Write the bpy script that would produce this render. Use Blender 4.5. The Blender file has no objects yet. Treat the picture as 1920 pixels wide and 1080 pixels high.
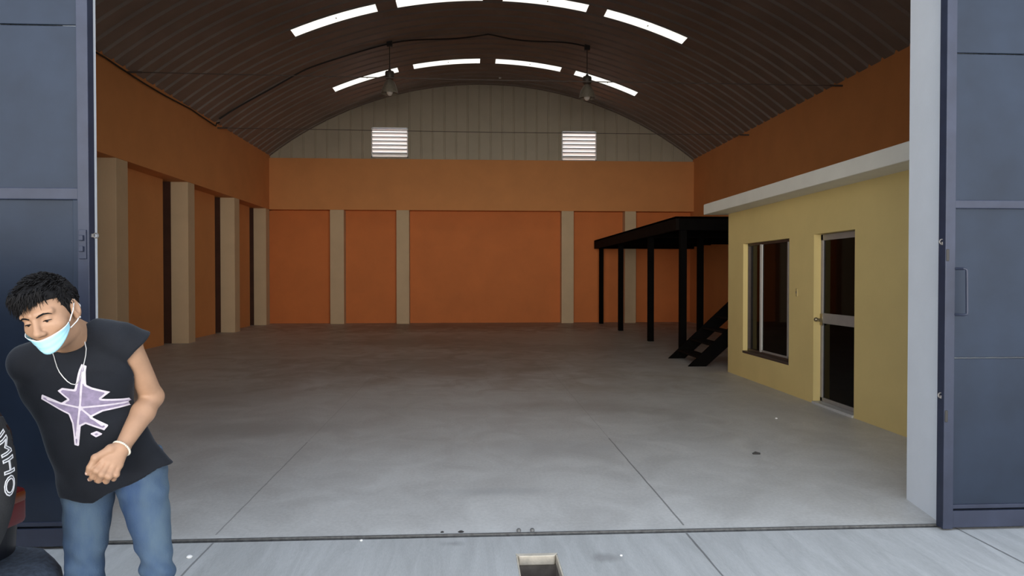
import bpy, bmesh, math, random
import numpy as np
from mathutils import Vector, Matrix, noise as mnoise
from mathutils.bvhtree import BVHTree
random.seed(7)
rng = np.random.default_rng(7)
PI = math.pi
scene = bpy.context.scene
COL = scene.collection

# ------------------------------------------------------------------ helpers
def tag(o, label=None, cat=None, group=None, kind=None):
    if label: o['label'] = label
    if cat: o['category'] = cat
    if group: o['group'] = group
    if kind: o['kind'] = kind
    return o

def empty(name, loc=(0, 0, 0), rz=0.0, label=None, cat=None, group=None, kind=None):
    o = bpy.data.objects.new(name, None)
    o.location = loc; o.rotation_euler = (0, 0, rz)
    o.empty_display_size = .1
    COL.objects.link(o)
    return tag(o, label, cat, group, kind)

def link(name, me, mat, parent=None, smooth=False):
    o = bpy.data.objects.new(name, me)
    COL.objects.link(o)
    if mat is not None: me.materials.append(mat)
    if parent is not None: o.parent = parent
    if smooth:
        me.polygons.foreach_set('use_smooth', [True] * len(me.polygons))
    return o

class MB:
    """collects simple solids for one mesh"""
    def __init__(s): s.bm = bmesh.new()
    def box(s, x0, x1, y0, y1, z0, z1, bev=0.0, M=None):
        x0, x1 = min(x0, x1), max(x0, x1); y0, y1 = min(y0, y1), max(y0, y1); z0, z1 = min(z0, z1), max(z0, z1)
        b = bmesh.new()
        v = [b.verts.new((x, y, z)) for z in (z0, z1) for y in (y0, y1) for x in (x0, x1)]
        for f in ((0, 2, 3, 1), (4, 5, 7, 6), (0, 1, 5, 4), (2, 6, 7, 3), (0, 4, 6, 2), (1, 3, 7, 5)):
            b.faces.new([v[i] for i in f])
        if bev > 0:
            bmesh.ops.bevel(b, geom=list(b.edges), offset=bev, segments=2, affect='EDGES', profile=.5)
        s._take(b, M); return s
    def _take(s, b, M=None):
        if M is not None: bmesh.ops.transform(b, matrix=M, verts=b.verts)
        me = bpy.data.meshes.new('tmp'); b.to_mesh(me); b.free()
        s.bm.from_mesh(me); bpy.data.meshes.remove(me)
    def tube(s, pts, r, n=10, closed=False, caps=True):
        pts = [Vector(p) for p in pts]
        rr = r if isinstance(r, (list, tuple)) else [r] * len(pts)
        rings = []; up = None; N = len(pts)
        for i, p in enumerate(pts):
            if closed: t = pts[(i + 1) % N] - pts[i - 1]
            else: t = pts[min(i + 1, N - 1)] - pts[max(i - 1, 0)]
            t.normalize()
            if up is None:
                up = t.cross(Vector((0, 0, 1)))
                if up.length < 1e-3: up = t.cross(Vector((1, 0, 0)))
            up = (up - t * up.dot(t)).normalized()
            w = t.cross(up)
            rings.append([s.bm.verts.new(p + (up * math.cos(2 * PI * k / n) + w * math.sin(2 * PI * k / n)) * rr[i]) for k in range(n)])
        for i in range(N if closed else N - 1):
            a, b = rings[i], rings[(i + 1) % N]
            for k in range(n):
                s.bm.faces.new((a[k], a[(k + 1) % n], b[(k + 1) % n], b[k]))
        if caps and not closed:
            s.bm.faces.new(rings[0][::-1]); s.bm.faces.new(rings[-1])
        return s
    def lathe(s, prof, n=32, M=None):
        b = bmesh.new(); rings = []
        for (r, z) in prof:
            if r < 1e-5: rings.append([b.verts.new((0, 0, z))])
            else: rings.append([b.verts.new((r * math.cos(2 * PI * k / n), r * math.sin(2 * PI * k / n), z)) for k in range(n)])
        for a, c in zip(rings, rings[1:]):
            for k in range(n):
                if len(a) == 1 and len(c) == 1: continue
                if len(a) == 1: b.faces.new((a[0], c[k], c[(k + 1) % n]))
                elif len(c) == 1: b.faces.new((a[k], a[(k + 1) % n], c[0]))
                else: b.faces.new((a[k], a[(k + 1) % n], c[(k + 1) % n], c[k]))
        s._take(b, M); return s
    def prism(s, poly, axis, a, b_):
        """extrude a 2-D polygon along an axis (x: (y,z), y: (x,z), z: (x,y))"""
        def P(p, t):
            return {'x': (t, p[0], p[1]), 'y': (p[0], t, p[1]), 'z': (p[0], p[1], t)}[axis]
        A = [s.bm.verts.new(P(p, a)) for p in poly]; B = [s.bm.verts.new(P(p, b_)) for p in poly]
        n = len(poly)
        s.bm.faces.new(A); s.bm.faces.new(B[::-1])
        for k in range(n): s.bm.faces.new((A[k], B[k], B[(k + 1) % n], A[(k + 1) % n]))
        return s
    def ball(s, c, r, sx=1, sy=1, sz=1, sub=2):
        b = bmesh.new(); bmesh.ops.create_icosphere(b, subdivisions=sub, radius=r)
        s._take(b, Matrix.Translation(c) @ Matrix.Diagonal((sx, sy, sz, 1))); return s
    def build(s, name, mat, parent=None, smooth=False, label=None, bev=0.0):
        bmesh.ops.recalc_face_normals(s.bm, faces=s.bm.faces)
        me = bpy.data.meshes.new(name); s.bm.to_mesh(me); s.bm.free()
        o = link(name, me, mat, parent, smooth)
        if bev:
            m = o.modifiers.new('bev', 'BEVEL'); m.width = bev; m.segments = 2; m.limit_method = 'ANGLE'; m.angle_limit = .7
        if smooth and hasattr(me, 'set_sharp_from_angle'): me.set_sharp_from_angle(angle=.7)
        if label: o['label'] = label
        return o

# ------------------------------------------------------------------ materials
def nodes_of(m):
    m.use_nodes = True
    return m.node_tree, m.node_tree.nodes, m.node_tree.links

def mat(name, col, rough=.6, metal=0.0, spec=.5, var=0.0, vscale=6.0, col2=None, bump=0.0, bscale=80.0, stretch=None, coat=0.0):
    m = bpy.data.materials.new(name); nt, N, L = nodes_of(m)
    b = N['Principled BSDF']
    b.inputs['Base Color'].default_value = (*col, 1); b.inputs['Roughness'].default_value = rough
    b.inputs['Metallic'].default_value = metal; b.inputs['Specular IOR Level'].default_value = spec
    b.inputs['Coat Weight'].default_value = coat; b.inputs['Coat Roughness'].default_value = .25
    tc = N.new('ShaderNodeTexCoord'); mp = N.new('ShaderNodeMapping')
    L.new(tc.outputs['Object'], mp.inputs['Vector'])
    if stretch: mp.inputs['Scale'].default_value = stretch
    if var > 0 or col2:
        n = N.new('ShaderNodeTexNoise'); n.inputs['Scale'].default_value = vscale; n.inputs['Detail'].default_value = 6; n.inputs['Roughness'].default_value = .6
        L.new(mp.outputs[0], n.inputs['Vector'])
        r = N.new('ShaderNodeValToRGB')
        c2 = col2 if col2 else tuple(max(0, c * (1 - var)) for c in col)
        c1 = col if col2 else tuple(min(1, c * (1 + var)) for c in col)
        r.color_ramp.elements[0].position = .3; r.color_ramp.elements[1].position = .7
        r.color_ramp.elements[0].color = (*c2, 1); r.color_ramp.elements[1].color = (*c1, 1)
        L.new(n.outputs['Fac'], r.inputs['Fac']); L.new(r.outputs['Color'], b.inputs['Base Color'])
    if bump > 0:
        n2 = N.new('ShaderNodeTexNoise'); n2.inputs['Scale'].default_value = bscale; n2.inputs['Detail'].default_value = 5
        L.new(mp.outputs[0], n2.inputs['Vector'])
        bp = N.new('ShaderNodeBump'); bp.inputs['Strength'].default_value = bump; bp.inputs['Distance'].default_value = .01
        L.new(n2.outputs['Fac'], bp.inputs['Height']); L.new(bp.outputs[0], b.inputs['Normal'])
    return m

def concrete(name, base, dark, light, joints_x=(), joints_y=(), jw=.005, rough=.5, streak=(1, 1, 1), yjoint=None, stains_and_shade=()):
    """trowelled concrete with mottling, streaks, saw-cut joints and soft-edged wear or painted shade from stains"""
    m = bpy.data.materials.new(name); nt, N, L = nodes_of(m); b = N['Principled BSDF']
    tc = N.new('ShaderNodeTexCoord'); mp = N.new('ShaderNodeMapping'); mp.inputs['Scale'].default_value = streak
    L.new(tc.outputs['Object'], mp.inputs['Vector'])
    def noise(scale, detail=6, v=None, rough=.6, dist=0.0):
        n = N.new('ShaderNodeTexNoise'); n.inputs['Scale'].default_value = scale; n.inputs['Detail'].default_value = detail
        n.inputs['Roughness'].default_value = rough; n.inputs['Distortion'].default_value = dist
        L.new(v or mp.outputs[0], n.inputs['Vector']); return n.outputs['Fac']
    def ramp(f, c0, c1, p0=.3, p1=.7):
        r = N.new('ShaderNodeValToRGB'); r.color_ramp.elements[0].position = p0; r.color_ramp.elements[1].position = p1
        r.color_ramp.elements[0].color = (*c0, 1); r.color_ramp.elements[1].color = (*c1, 1); L.new(f, r.inputs['Fac']); return r.outputs['Color']
    def mix(f, a, c, mode='MIX'):
        x = N.new('ShaderNodeMix'); x.data_type = 'RGBA'; x.blend_type = mode
        if isinstance(f, float): x.inputs[0].default_value = f
        else: L.new(f, x.inputs[0])
        L.new(a, x.inputs[6])
        if isinstance(c, tuple): x.inputs[7].default_value = (*c, 1)
        else: L.new(c, x.inputs[7])
        return x.outputs[2]
    def math_(op, a, v=None, c=None):
        x = N.new('ShaderNodeMath'); x.operation = op
        if hasattr(a, 'links'): L.new(a, x.inputs[0])
        else: x.inputs[0].default_value = a
        if v is not None:
            if hasattr(v, 'links'): L.new(v, x.inputs[1])
            else: x.inputs[1].default_value = v
        if c is not None: x.inputs[2].default_value = c
        return x.outputs[0]
    big = noise(.45, 5, dist=.6)
    c = ramp(big, dark, light, .32, .68)
    med = noise(2.2, 8, dist=1.2)
    c = mix(.45, c, ramp(med, tuple(x * .72 for x in base), tuple(min(1, x * 1.22) for x in base), .35, .65))
    fine = noise(45, 6)
    c = mix(.2, c, ramp(fine, tuple(x * .55 for x in base), tuple(min(1, x * 1.35) for x in base)))
    sp = noise(130, 3)
    c = mix(math_('GREATER_THAN', sp, .71), c, tuple(x * .45 for x in base))
    sx = N.new('ShaderNodeSeparateXYZ'); L.new(tc.outputs['Object'], sx.inputs[0])
    for (x0, y0, ax, ay, st, cc) in stains_and_shade:
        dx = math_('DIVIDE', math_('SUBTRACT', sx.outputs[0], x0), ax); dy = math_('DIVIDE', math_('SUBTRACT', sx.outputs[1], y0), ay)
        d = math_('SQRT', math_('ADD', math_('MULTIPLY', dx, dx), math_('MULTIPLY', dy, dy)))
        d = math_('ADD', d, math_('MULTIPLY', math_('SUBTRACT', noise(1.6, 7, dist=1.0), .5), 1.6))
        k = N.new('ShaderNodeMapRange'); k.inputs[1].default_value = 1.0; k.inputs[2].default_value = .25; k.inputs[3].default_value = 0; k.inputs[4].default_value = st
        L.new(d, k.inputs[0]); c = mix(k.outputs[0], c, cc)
    wob = math_('MULTIPLY', math_('SUBTRACT', noise(6, 3), .5), .012)
    for (x0, ya, yb, w, st) in joints_x:
        d = math_('ABSOLUTE', math_('SUBTRACT', math_('ADD', sx.outputs[0], wob), x0))
        k = math_('LESS_THAN', d, w)
        k = math_('MULTIPLY', k, math_('GREATER_THAN', sx.outputs[1], ya)); k = math_('MULTIPLY', k, math_('LESS_THAN', sx.outputs[1], yb))
        c = mix(math_('MULTIPLY', k, st), c, tuple(x * .25 for x in base))
    for (y0, w, st) in joints_y:
        d = math_('ABSOLUTE', math_('SUBTRACT', math_('ADD', sx.outputs[1], wob), y0))
        c = mix(math_('MULTIPLY', math_('LESS_THAN', d, w), st), c, tuple(x * .3 for x in base))
    L.new(c, b.inputs['Base Color'])
    rr = N.new('ShaderNodeMapRange'); rr.inputs[3].default_value = rough - .12; rr.inputs[4].default_value = rough + .15
    L.new(med, rr.inputs[0]); L.new(rr.outputs[0], b.inputs['Roughness'])
    bp = N.new('ShaderNodeBump'); bp.inputs['Strength'].default_value = .25; bp.inputs['Distance'].default_value = .01
    L.new(mix(.4, med, fine), bp.inputs['Height']); L.new(bp.outputs[0], b.inputs['Normal'])
    b.inputs['Specular IOR Level'].default_value = .4
    return m

def translucent(name, col, fac=.95):
    m = bpy.data.materials.new(name); nt, N, L = nodes_of(m); N.clear()
    o = N.new('ShaderNodeOutputMaterial'); t = N.new('ShaderNodeBsdfTranslucent'); d = N.new('ShaderNodeBsdfDiffuse'); x = N.new('ShaderNodeMixShader')
    tc = N.new('ShaderNodeTexCoord'); n = N.new('ShaderNodeTexNoise'); n.inputs['Scale'].default_value = 3; n.inputs['Detail'].default_value = 5
    L.new(tc.outputs['Object'], n.inputs['Vector'])
    r = N.new('ShaderNodeValToRGB'); r.color_ramp.elements[0].position = .3; r.color_ramp.elements[1].position = .7
    r.color_ramp.elements[0].color = (*[c * .93 for c in col], 1); r.color_ramp.elements[1].color = (*col, 1)
    L.new(n.outputs['Fac'], r.inputs['Fac']); L.new(r.outputs['Color'], t.inputs['Color'])
    d.inputs['Color'].default_value = (*col, 1)
    x.inputs[0].default_value = fac
    L.new(d.outputs[0], x.inputs[1]); L.new(t.outputs[0], x.inputs[2]); L.new(x.outputs[0], o.inputs[0])
    return m

def glass(name, tint, rough=.03, ior=1.5):
    """tinted pane: dark transmissive tint with a clear reflection"""
    m = bpy.data.materials.new(name); nt, N, L = nodes_of(m); N.clear()
    o = N.new('ShaderNodeOutputMaterial'); t = N.new('ShaderNodeBsdfTransparent'); g = N.new('ShaderNodeBsdfGlossy'); x = N.new('ShaderNodeMixShader'); f = N.new('ShaderNodeFresnel')
    t.inputs[0].default_value = (*tint, 1); g.inputs['Roughness'].default_value = rough; g.inputs['Color'].default_value = (.9, .9, .9, 1)
    f.inputs[0].default_value = ior
    L.new(f.outputs[0], x.inputs[0]); L.new(t.outputs[0], x.inputs[1]); L.new(g.outputs[0], x.inputs[2]); L.new(x.outputs[0], o.inputs[0])
    return m

M = {}
M['orange'] = mat('orange_paint', (.645, .265, .084), .75, var=.06, vscale=1.2, bump=.12, bscale=60)
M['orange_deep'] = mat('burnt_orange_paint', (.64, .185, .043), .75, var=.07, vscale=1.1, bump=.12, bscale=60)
M['slot'] = mat('brown_slot_shade', (.055, .018, .008), .9, var=.2, vscale=3)  # recess shade of the wall slots put into the colour
M['cream'] = mat('cream_paint', (.60, .44, .27), .75, var=.05, vscale=2, bump=.1, bscale=70)
M['white'] = mat('white_wall_paint', (.70, .735, .775), .7, var=.03, vscale=3, bump=.12, bscale=70)
M['slabwhite'] = mat('white_slab_paint', (.74, .72, .64), .75, var=.04, vscale=3, bump=.1)
M['yellow'] = mat('yellow_paint', (.74, .575, .24), .75, var=.04, vscale=1.5, bump=.12, bscale=70)
M['roof'] = mat('galvanised_roof_sheet', (.235, .190, .162), .55, metal=.0, spec=.35, var=.12, vscale=1.3)
M['gable'] = mat('grey_gable_sheet', (.42, .365, .27), .55, var=.06, vscale=1.5)
M['strip'] = translucent('skylight_sheet', (.33, .315, .285))
M['navy'] = mat('navy_gate_paint', (.013, .021, .038), .5, spec=.2, var=.22, vscale=2.2, bump=.06, bscale=25)
M['navy_l'] = mat('navy_gate_frame_paint', (.024, .030, .052), .45, spec=.25, var=.2, vscale=5, bump=.05, bscale=30)
M['black'] = mat('black_steel_paint', (.0028, .0022, .002), .85, spec=.06, var=.3, vscale=4)
M['fascia'] = mat('dark_brown_steel_paint', (.007, .0045, .0035), .8, spec=.08, var=.25, vscale=3)
M['dark'] = mat('black_pipe', (.012, .010, .009), .6)
M['track'] = mat('dull_track_steel', (.12, .12, .118), .6, metal=.2, var=.4, vscale=30)
M['plate2'] = mat('pale_stile_paint', (.62, .60, .56), .5)
M['lip'] = mat('slat_gap_shade', (.10, .105, .11), .6)  # dark colour stands for the shade in the gaps between slats
M['rod'] = mat('brown_tie_rod', (.085, .065, .055), .7)
M['alu'] = mat('aluminium_frame', (.36, .34, .32), .45, metal=.3, var=.06, vscale=10)
M['alu_d'] = mat('bronze_aluminium', (.075, .055, .045), .4, metal=.3, var=.15, vscale=12)
M['pane'] = glass('dark_tinted_pane', (.06, .05, .045), ior=1.2)
M['louver'] = mat('white_louver_blade', (.86, .88, .88), .5)
M['chrome'] = mat('worn_brass_handle', (.35, .30, .2), .3, metal=.9)
M['steel'] = mat('rusty_grey_steel', (.16, .15, .145), .55, metal=.4, var=.3, vscale=20)
M['lampglass'] = mat('prismatic_lamp_refractor', (.30, .27, .21), .3, var=.15, vscale=20)
M['lampglass'].node_tree.nodes['Principled BSDF'].inputs['Alpha'].default_value = .62
M['lamphouse'] = mat('grey_lamp_housing', (.10, .085, .07), .45, metal=.4, var=.15, vscale=15)
M['bulb'] = mat('opal_bulb_glass', (.85, .80, .72), .25)
M['pebble'] = mat('white_pebble', (.75, .74, .72), .8, var=.1, vscale=40)
M['scrap'] = mat('dark_scrap', (.03, .028, .026), .8)
M['plate'] = mat('cream_switch_plate', (.52, .40, .17), .5)
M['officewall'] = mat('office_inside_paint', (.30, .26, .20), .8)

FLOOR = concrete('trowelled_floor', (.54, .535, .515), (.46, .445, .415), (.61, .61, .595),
    joints_x=((1.29, 4.25, 6.6, .006, .75), (1.29, 6.6, 14, .004, .3), (-1.48, 4.25, 6.6, .005, .6), (-1.48, 6.6, 12, .004, .25), (4.0, 4.3, 5.5, .004, .3)),
    joints_y=((9.2, .006, .22), (14.0, .01, .25), (18.6, .012, .25)), rough=.47, streak=(1, .8, 1),
    stains_and_shade=((.5, 17.2, 10, 7.6, .5, (.27, .205, .13)), (.5, 22.6, 9, 3.6, .6, (.18, .125, .08)), (.7, 6.3, .9, .45, .35, (.36, .36, .355)), (-2.2, 7.2, 1.2, .5, .4, (.33, .32, .30)), (.15, 5.0, .5, .12, .4, (.33, .34, .345)), (1.9, 9.6, 1.2, .5, .35, (.30, .26, .2)), (-.6, 12.2, 3.6, 2.6, .5, (.20, .165, .13)), (-1.2, 16.8, 3.2, 2.2, .5, (.17, .13, .10)), (1.8, 15.2, 2.6, 1.6, .35, (.2, .16, .125)), (-.6, 21.4, 6.5, 2.4, .5, (.17, .13, .10)), (-3.6, 9.5, 1.6, 1.2, .35, (.22, .19, .16)), (1.2, 8.2, 1.4, .5, .3, (.24, .21, .18))))  # first two, large and brown: dim warm shade painted in; the others are stains
DRIVE = concrete('brushed_driveway', (.42, .425, .42), (.37, .375, .365), (.48, .485, .48),
    joints_x=((1.265, 2, 4.12, .006, .8), (2.9, 2, 4.12, .007, .8), (-1.45, 2, 4.12, .005, .7), (-4.2, -9, 4.12, .006, .7), (4.6, -9, 4.12, .006, .7)), joints_y=((1.2, .006, .7),), rough=.62, streak=(5, .6, 1),
    stains_and_shade=((.72, 3.78, .1, .07, .5, (.18, .175, .17)), (-.1, 4.03, .08, .05, .5, (.2, .2, .2))))

# ------------------------------------------------------------------ camera, world
FILL0, FILL1, FILL2, SKYM, SKYT = (18, 17.2, 15.8), (9.0, 8.8, 8.5), (2.2, 2.25, 2.35), (1.25, 1.4, 1.6), (1.1, 1.3, 1.6)
SUN = 9.0
cam = bpy.data.cameras.new('camera'); cam.sensor_width = 36; cam.lens = 36 * 1345.1 / 1920; cam.clip_start = .05; cam.clip_end = 200
co = bpy.data.objects.new('camera', cam); COL.objects.link(co)
co.location = (0, 0, 1.5); co.rotation_euler = (PI / 2 - .015, 0, -.0583)
scene.camera = co
w = bpy.data.worlds.new('sky_with_fill'); scene.world = w; w.use_nodes = True
N = w.node_tree.nodes; L = w.node_tree.links; bg = N['Background']
tc = N.new('ShaderNodeTexCoord'); sx = N.new('ShaderNodeSeparateXYZ'); L.new(tc.outputs['Generated'], sx.inputs[0])
def sky_ramp(stops):
    r = N.new('ShaderNodeValToRGB'); el = r.color_ramp.elements
    el[0].position = stops[0][0]; el[0].color = (*stops[0][1], 1); el[1].position = stops[-1][0]; el[1].color = (*stops[-1][1], 1)
    for p, c in stops[1:-1]: k = el.new(p); k.color = (*c, 1)
    L.new(sx.outputs[2], r.inputs[0]); return r.outputs[0]
# bright low band over the street added to light the hall, blue overhead; plain dim sky on the far side
street = sky_ramp(((0, FILL0), (.12, FILL1), (.30, FILL2), (.6, SKYM), (1, SKYT)))
rear = sky_ramp(((0, (1.3, 1.36, 1.42)), (.3, (1.1, 1.18, 1.3)), (1, SKYT)))
mr = N.new('ShaderNodeMapRange'); mr.interpolation_type = 'SMOOTHSTEP'; mr.inputs[1].default_value = -.74; mr.inputs[2].default_value = -.985; mr.inputs[3].default_value = 0; mr.inputs[4].default_value = 1
L.new(sx.outputs[1], mr.inputs[0])
mx = N.new('ShaderNodeMix'); mx.data_type = 'RGBA'; L.new(mr.outputs[0], mx.inputs[0]); L.new(rear, mx.inputs[6]); L.new(street, mx.inputs[7])
L.new(mx.outputs[2], bg.inputs['Color']); bg.inputs['Strength'].default_value = 1.0
sl = bpy.data.lights.new('sun', 'SUN'); sl.energy = SUN; sl.angle = .01; sl.color = (1, .95, .86)
so = bpy.data.objects.new('sun', sl); COL.objects.link(so); so.rotation_euler = (math.radians(-33), math.radians(-12), 0); so.location = (0, 30, 30)
pl = bpy.data.lights.new('gate_daylight', 'AREA'); pl.shape = 'RECTANGLE'; pl.size = 5.16; pl.size_y = 4.35; pl.cycles.is_portal = True
po = bpy.data.objects.new('gate_daylight', pl); COL.objects.link(po); po.location = (.283, 4.2, 2.175); po.rotation_euler = (PI / 2, 0, 0)
scene.view_settings.view_transform = 'Standard'; scene.view_settings.look = 'None'
scene.view_settings.gamma = 1; scene.view_settings.use_curve_mapping = False
scene.view_settings.exposure = EXPOSURE = .26
scene.cycles.max_bounces = 14; scene.cycles.diffuse_bounces = 8; scene.cycles.transparent_max_bounces = 16
scene.cycles.use_denoising = True
scene.cycles.sample_clamp_indirect = 20

# ------------------------------------------------------------------ room shell
XL, XR, YB, YF = -6.38, 7.36, 23.29, 4.62
ZT, ZB = 5.38, 3.66
REC = .38
XC = (XL + XR) / 2; RR = 11.14; ZC = -3.39
def arch(phi, dr=0.0):
    return XC + (RR + dr) * math.sin(phi), ZC + (RR + dr) * math.cos(phi)
def phi_of(x): return math.asin((x - XC) / RR)

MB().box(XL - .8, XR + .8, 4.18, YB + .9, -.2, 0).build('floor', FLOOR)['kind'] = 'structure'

# driveway with the pit cut out of it
PX0, PX1, PY0, PY1 = .245, .47, 3.50, 3.86
d = MB()
d.box(-14, PX0, -14, 4.125, -.3, 0); d.box(PX1, 14, -14, 4.125, -.3, 0); d.box(PX0, PX1, PY1, 4.125, -.3, 0); d.box(PX0, PX1, -14, PY0, -.3, 0)
tag(d.build('pavement', DRIVE), kind='structure')
# pit box set into the driveway
pit = empty('gate_bolt_pit', ((PX0 + PX1) / 2, (PY0 + PY1) / 2, 0), 0, 'small open concrete pit sunk in the driveway in front of the gate track', 'pit')
M['pitrim'] = mat('tan_mortar', (.50, .45, .37), .85, var=.2, vscale=14, bump=.3, bscale=40)
M['pitwall'] = mat('dirty_pit_concrete', (.16, .135, .115), .9, var=.4, vscale=9)
cx, cy = (PX0 + PX1) / 2, (PY0 + PY1) / 2
p = MB(); t = .018
x0, x1, y0, y1 = PX0 - cx, PX1 - cx, PY0 - cy, PY1 - cy
p.prism([(x0 - .006, y1 + .004), (x0 + t, y1 - .035), (x1 - t, y1 - .035), (x1 + .006, y1 + .004)], 'z', -.05, .001)
p.box(x0, x0 + .009, y0, y1 - .02, -.05, .001); p.box(x1 - .009, x1, y0, y1 - .02, -.05, .001); p.box(x0, x1, y0, y0 + .02, -.05, .001)
p.build('rim', M['pitrim'], pit, bev=.004, label='tan mortar rim')
p = MB()
p.box(x0, x0 + .009, y0, y1, -.26, -.05); p.box(x1 - .009, x1, y0, y1, -.26, -.05); p.box(x0, x1, y1 - .03, y1, -.26, -.05); p.box(x0, x1, y0, y0 + .02, -.26, -.05); p.box(x0, x1, y0, y1, -.29, -.26)
p.build('lining', M['pitwall'], pit)

# left wall: recessed panels, slots beside the columns, projecting band
colsL = [(13.38, 13.83), (16.68, 17.08), (19.90, 20.32), (22.9, YB)]
wl = MB()
wl.box(XL - .95, XL - REC - .36, YF - .4, YB + .9, -.2, ZT + .25)
ys = YF - .4
for (a, b) in colsL:
    s0 = a - .42
    wl.box(XL - REC - .37, XL - REC, ys, s0, -.1, ZB); ys = a
wl.box(XL - REC - .37, XL - REC, ys, YB + .9, -.1, ZB)
WL = tag(wl.build('wall_left', M['orange']), kind='structure')
s = MB()
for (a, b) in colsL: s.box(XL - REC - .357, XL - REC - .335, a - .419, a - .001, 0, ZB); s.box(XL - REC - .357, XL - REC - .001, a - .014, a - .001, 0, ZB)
s.build('slot_shade', M['slot'], WL, label='dark brown painted shade in the slots beside the columns')
MB().box(XL - REC - .37, XL, YF - .05, YB + .9, ZB, ZT + .06, .006).build('upper_band', M['orange'], WL)
for (a, b) in [(9.98, 10.42)] + colsL:
    MB().box(XL - REC - .02, XL - .002, a, b, -.02, ZB, .008).build('column', M['cream'], WL, label='cream painted column')

# back wall
wb = MB().box(XL - .5, XR + .5, YB + REC, YB + .9, -.2, 5.5)
WB = tag(wb.build('wall_back', M['orange_deep']), kind='structure')
MB().box(XL - .3, XR + .3, YB, YB + REC + .02, ZB, 5.30, .006).build('upper_band', M['orange'], WB)
for (a, b) in ((-4.48, -4.04), (-2.37, -1.96), (2.98, 3.38), (5.07, 5.44)):
    MB().box(a, b, YB + .002, YB + REC + .02, -.02, ZB, .008).build('column', M['cream'], WB, label='cream painted column')
# gable of ribbed sheet above it
g = MB(); YG = YB + .12
xs = []; x = XL - .4
while x < XR + .4:
    xs += [(x, 0), (x + .30, 0), (x + .315, -.022), (x + .345, -.022), (x + .36, 0)]; x += .375
bm = g.bm; prev = None
for (x, dy) in xs:
    ph = max(-.68, min(.68, math.asin(max(-.99, min(.99, (x - XC) / RR)))))
    ztop = arch(ph)[1] + .15
    cur = (bm.verts.new((x, YG + dy, 5.2)), bm.verts.new((x, YG + dy, max(5.3, ztop))))
    if prev: bm.faces.new((prev[0], cur[0], cur[1], prev[1]))
    prev = cur
GB = g.build('gable_sheet', M['gable'], WB, label='grey ribbed metal sheet under the arch')

def cut_rect(o, x0, x1, z0, z1, ypad=1.0):
    pass
# right wall
wr = MB().box(XR, XR + .8, YF - .4, YB + .9, -.2, ZT + .06)
WR = tag(wr.build('wall_right', M['orange']), kind='structure')
# front wall with the gate opening
JL, JR = -2.30, 2.866
OPT = 4.35
fw = MB()
fw.box(-12, JL, 4.22, 4.58, -.2, 8.3); fw.box(JL, JR, 4.22, 4.58, OPT, 8.3)
fw.prism([(JR, 4.22), (JR + .078, 4.665), (12, 4.665), (12, 4.22)], 'z', -.2, 8.3)
tag(fw.build('wall_front', M['white']), kind='structure')

# arched roof of ribbed sheet with skylight gaps
STRIPX = ((-3.88, -2.06), (-1.62, .29), (.74, 2.64), (3.05, 4.86))
STRIPY = (6.60, 11.35, 16.10, 20.85)
SW = .22; RIB = .12; PAN = (4.75 - 2 * SW - 11 * RIB) / 10
yprof = []          # (y, raise, is_strip_to_next)
def period(c):
    out = [(c - SW, 0, True)]
    y = c + SW
    for k in range(11):
        out += [(y, 0, False), (y + .03, .042, False), (y + RIB - .03, .042, False)]
        y += RIB
        if k < 10:
            out.append((y, 0, False)); y += PAN
    return out
for c in (1.85,) + STRIPY: yprof += period(c)
yprof = [q for q in yprof if 4.2 < q[0] < YB + .8]
phs = [-.705 + i * .0294 for i in range(49)]
for a, b in STRIPX: phs += [phi_of(a), phi_of(b)]
phs = sorted(phs)
cl = [phs[0]]
edges = [phi_of(v) for ab in STRIPX for v in ab]
for ph in phs[1:]:
    if ph in edges or all(abs(ph - e_) > .006 for e_ in edges): cl.append(ph)
phs = cl
bm = bmesh.new()
grid = [[bm.verts.new((arch(ph, dr)[0], y, arch(ph, dr)[1])) for ph in phs] for (y, dr, st) in yprof]
for i in range(len(yprof) - 1):
    st = yprof[i][2] and yprof[i][0] > 5
    for j in range(len(phs) - 1):
        xm = (arch(phs[j])[0] + arch(phs[j + 1])[0]) / 2
        if st and any(a < xm < b for a, b in STRIPX): continue
        bm.faces.new((grid[i][j], grid[i][j + 1], grid[i + 1][j + 1], grid[i + 1][j]))
me = bpy.data.meshes.new('ceiling'); bmesh.ops.delete(bm, geom=[v for v in bm.verts if not v.link_faces], context='VERTS')
bm.to_mesh(me); bm.free()
CE = tag(link('ceiling', me, M['roof']), kind='structure')
rows = {6.60: 'row just inside the gate', 11.35: 'second row from the gate', 16.10: 'row in front of the hanging lamps', 20.85: 'row behind the hanging lamps'}
side = ('leftmost', 'second from left', 'third from left', 'rightmost')
for yc in STRIPY:
    for k, (a, b) in enumerate(STRIPX):
        n = 15; p0, p1 = phi_of(a), phi_of(b)
        bm = bmesh.new(); R0 = None
        xm = (a + b) / 2; zm = arch(phi_of(xm))[1]
        for i in range(n + 1):
            X, Z = arch(p0 + (p1 - p0) * i / n, .004)
            r = [bm.verts.new((X - xm, dy, Z - zm)) for dy in (-SW - .012, -SW * .5, 0, SW * .5, SW + .012)]
            if R0:
                for q in range(4): bm.faces.new((R0[q], R0[q + 1], r[q + 1], r[q]))
            R0 = r
        me = bpy.data.meshes.new('skylight_strip'); bm.to_mesh(me); bm.free()
        o = link('skylight_strip', me, M['strip'], None, True); o.location = (xm, yc, zm)
        tag(o, '%s translucent skylight strip of the %s' % (side[k], rows[yc]), 'skylight', 'skylight strips')
        sm = MB(); pm = (p0 + p1) / 2 + .004
        X, Z = arch(pm, -.004)
        sm.box(X - xm - .012, X - xm + .012, -.05, .0, Z - zm - .006, Z - zm + .002)
        sm.build('seam_clip', M['steel'], o)

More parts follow.
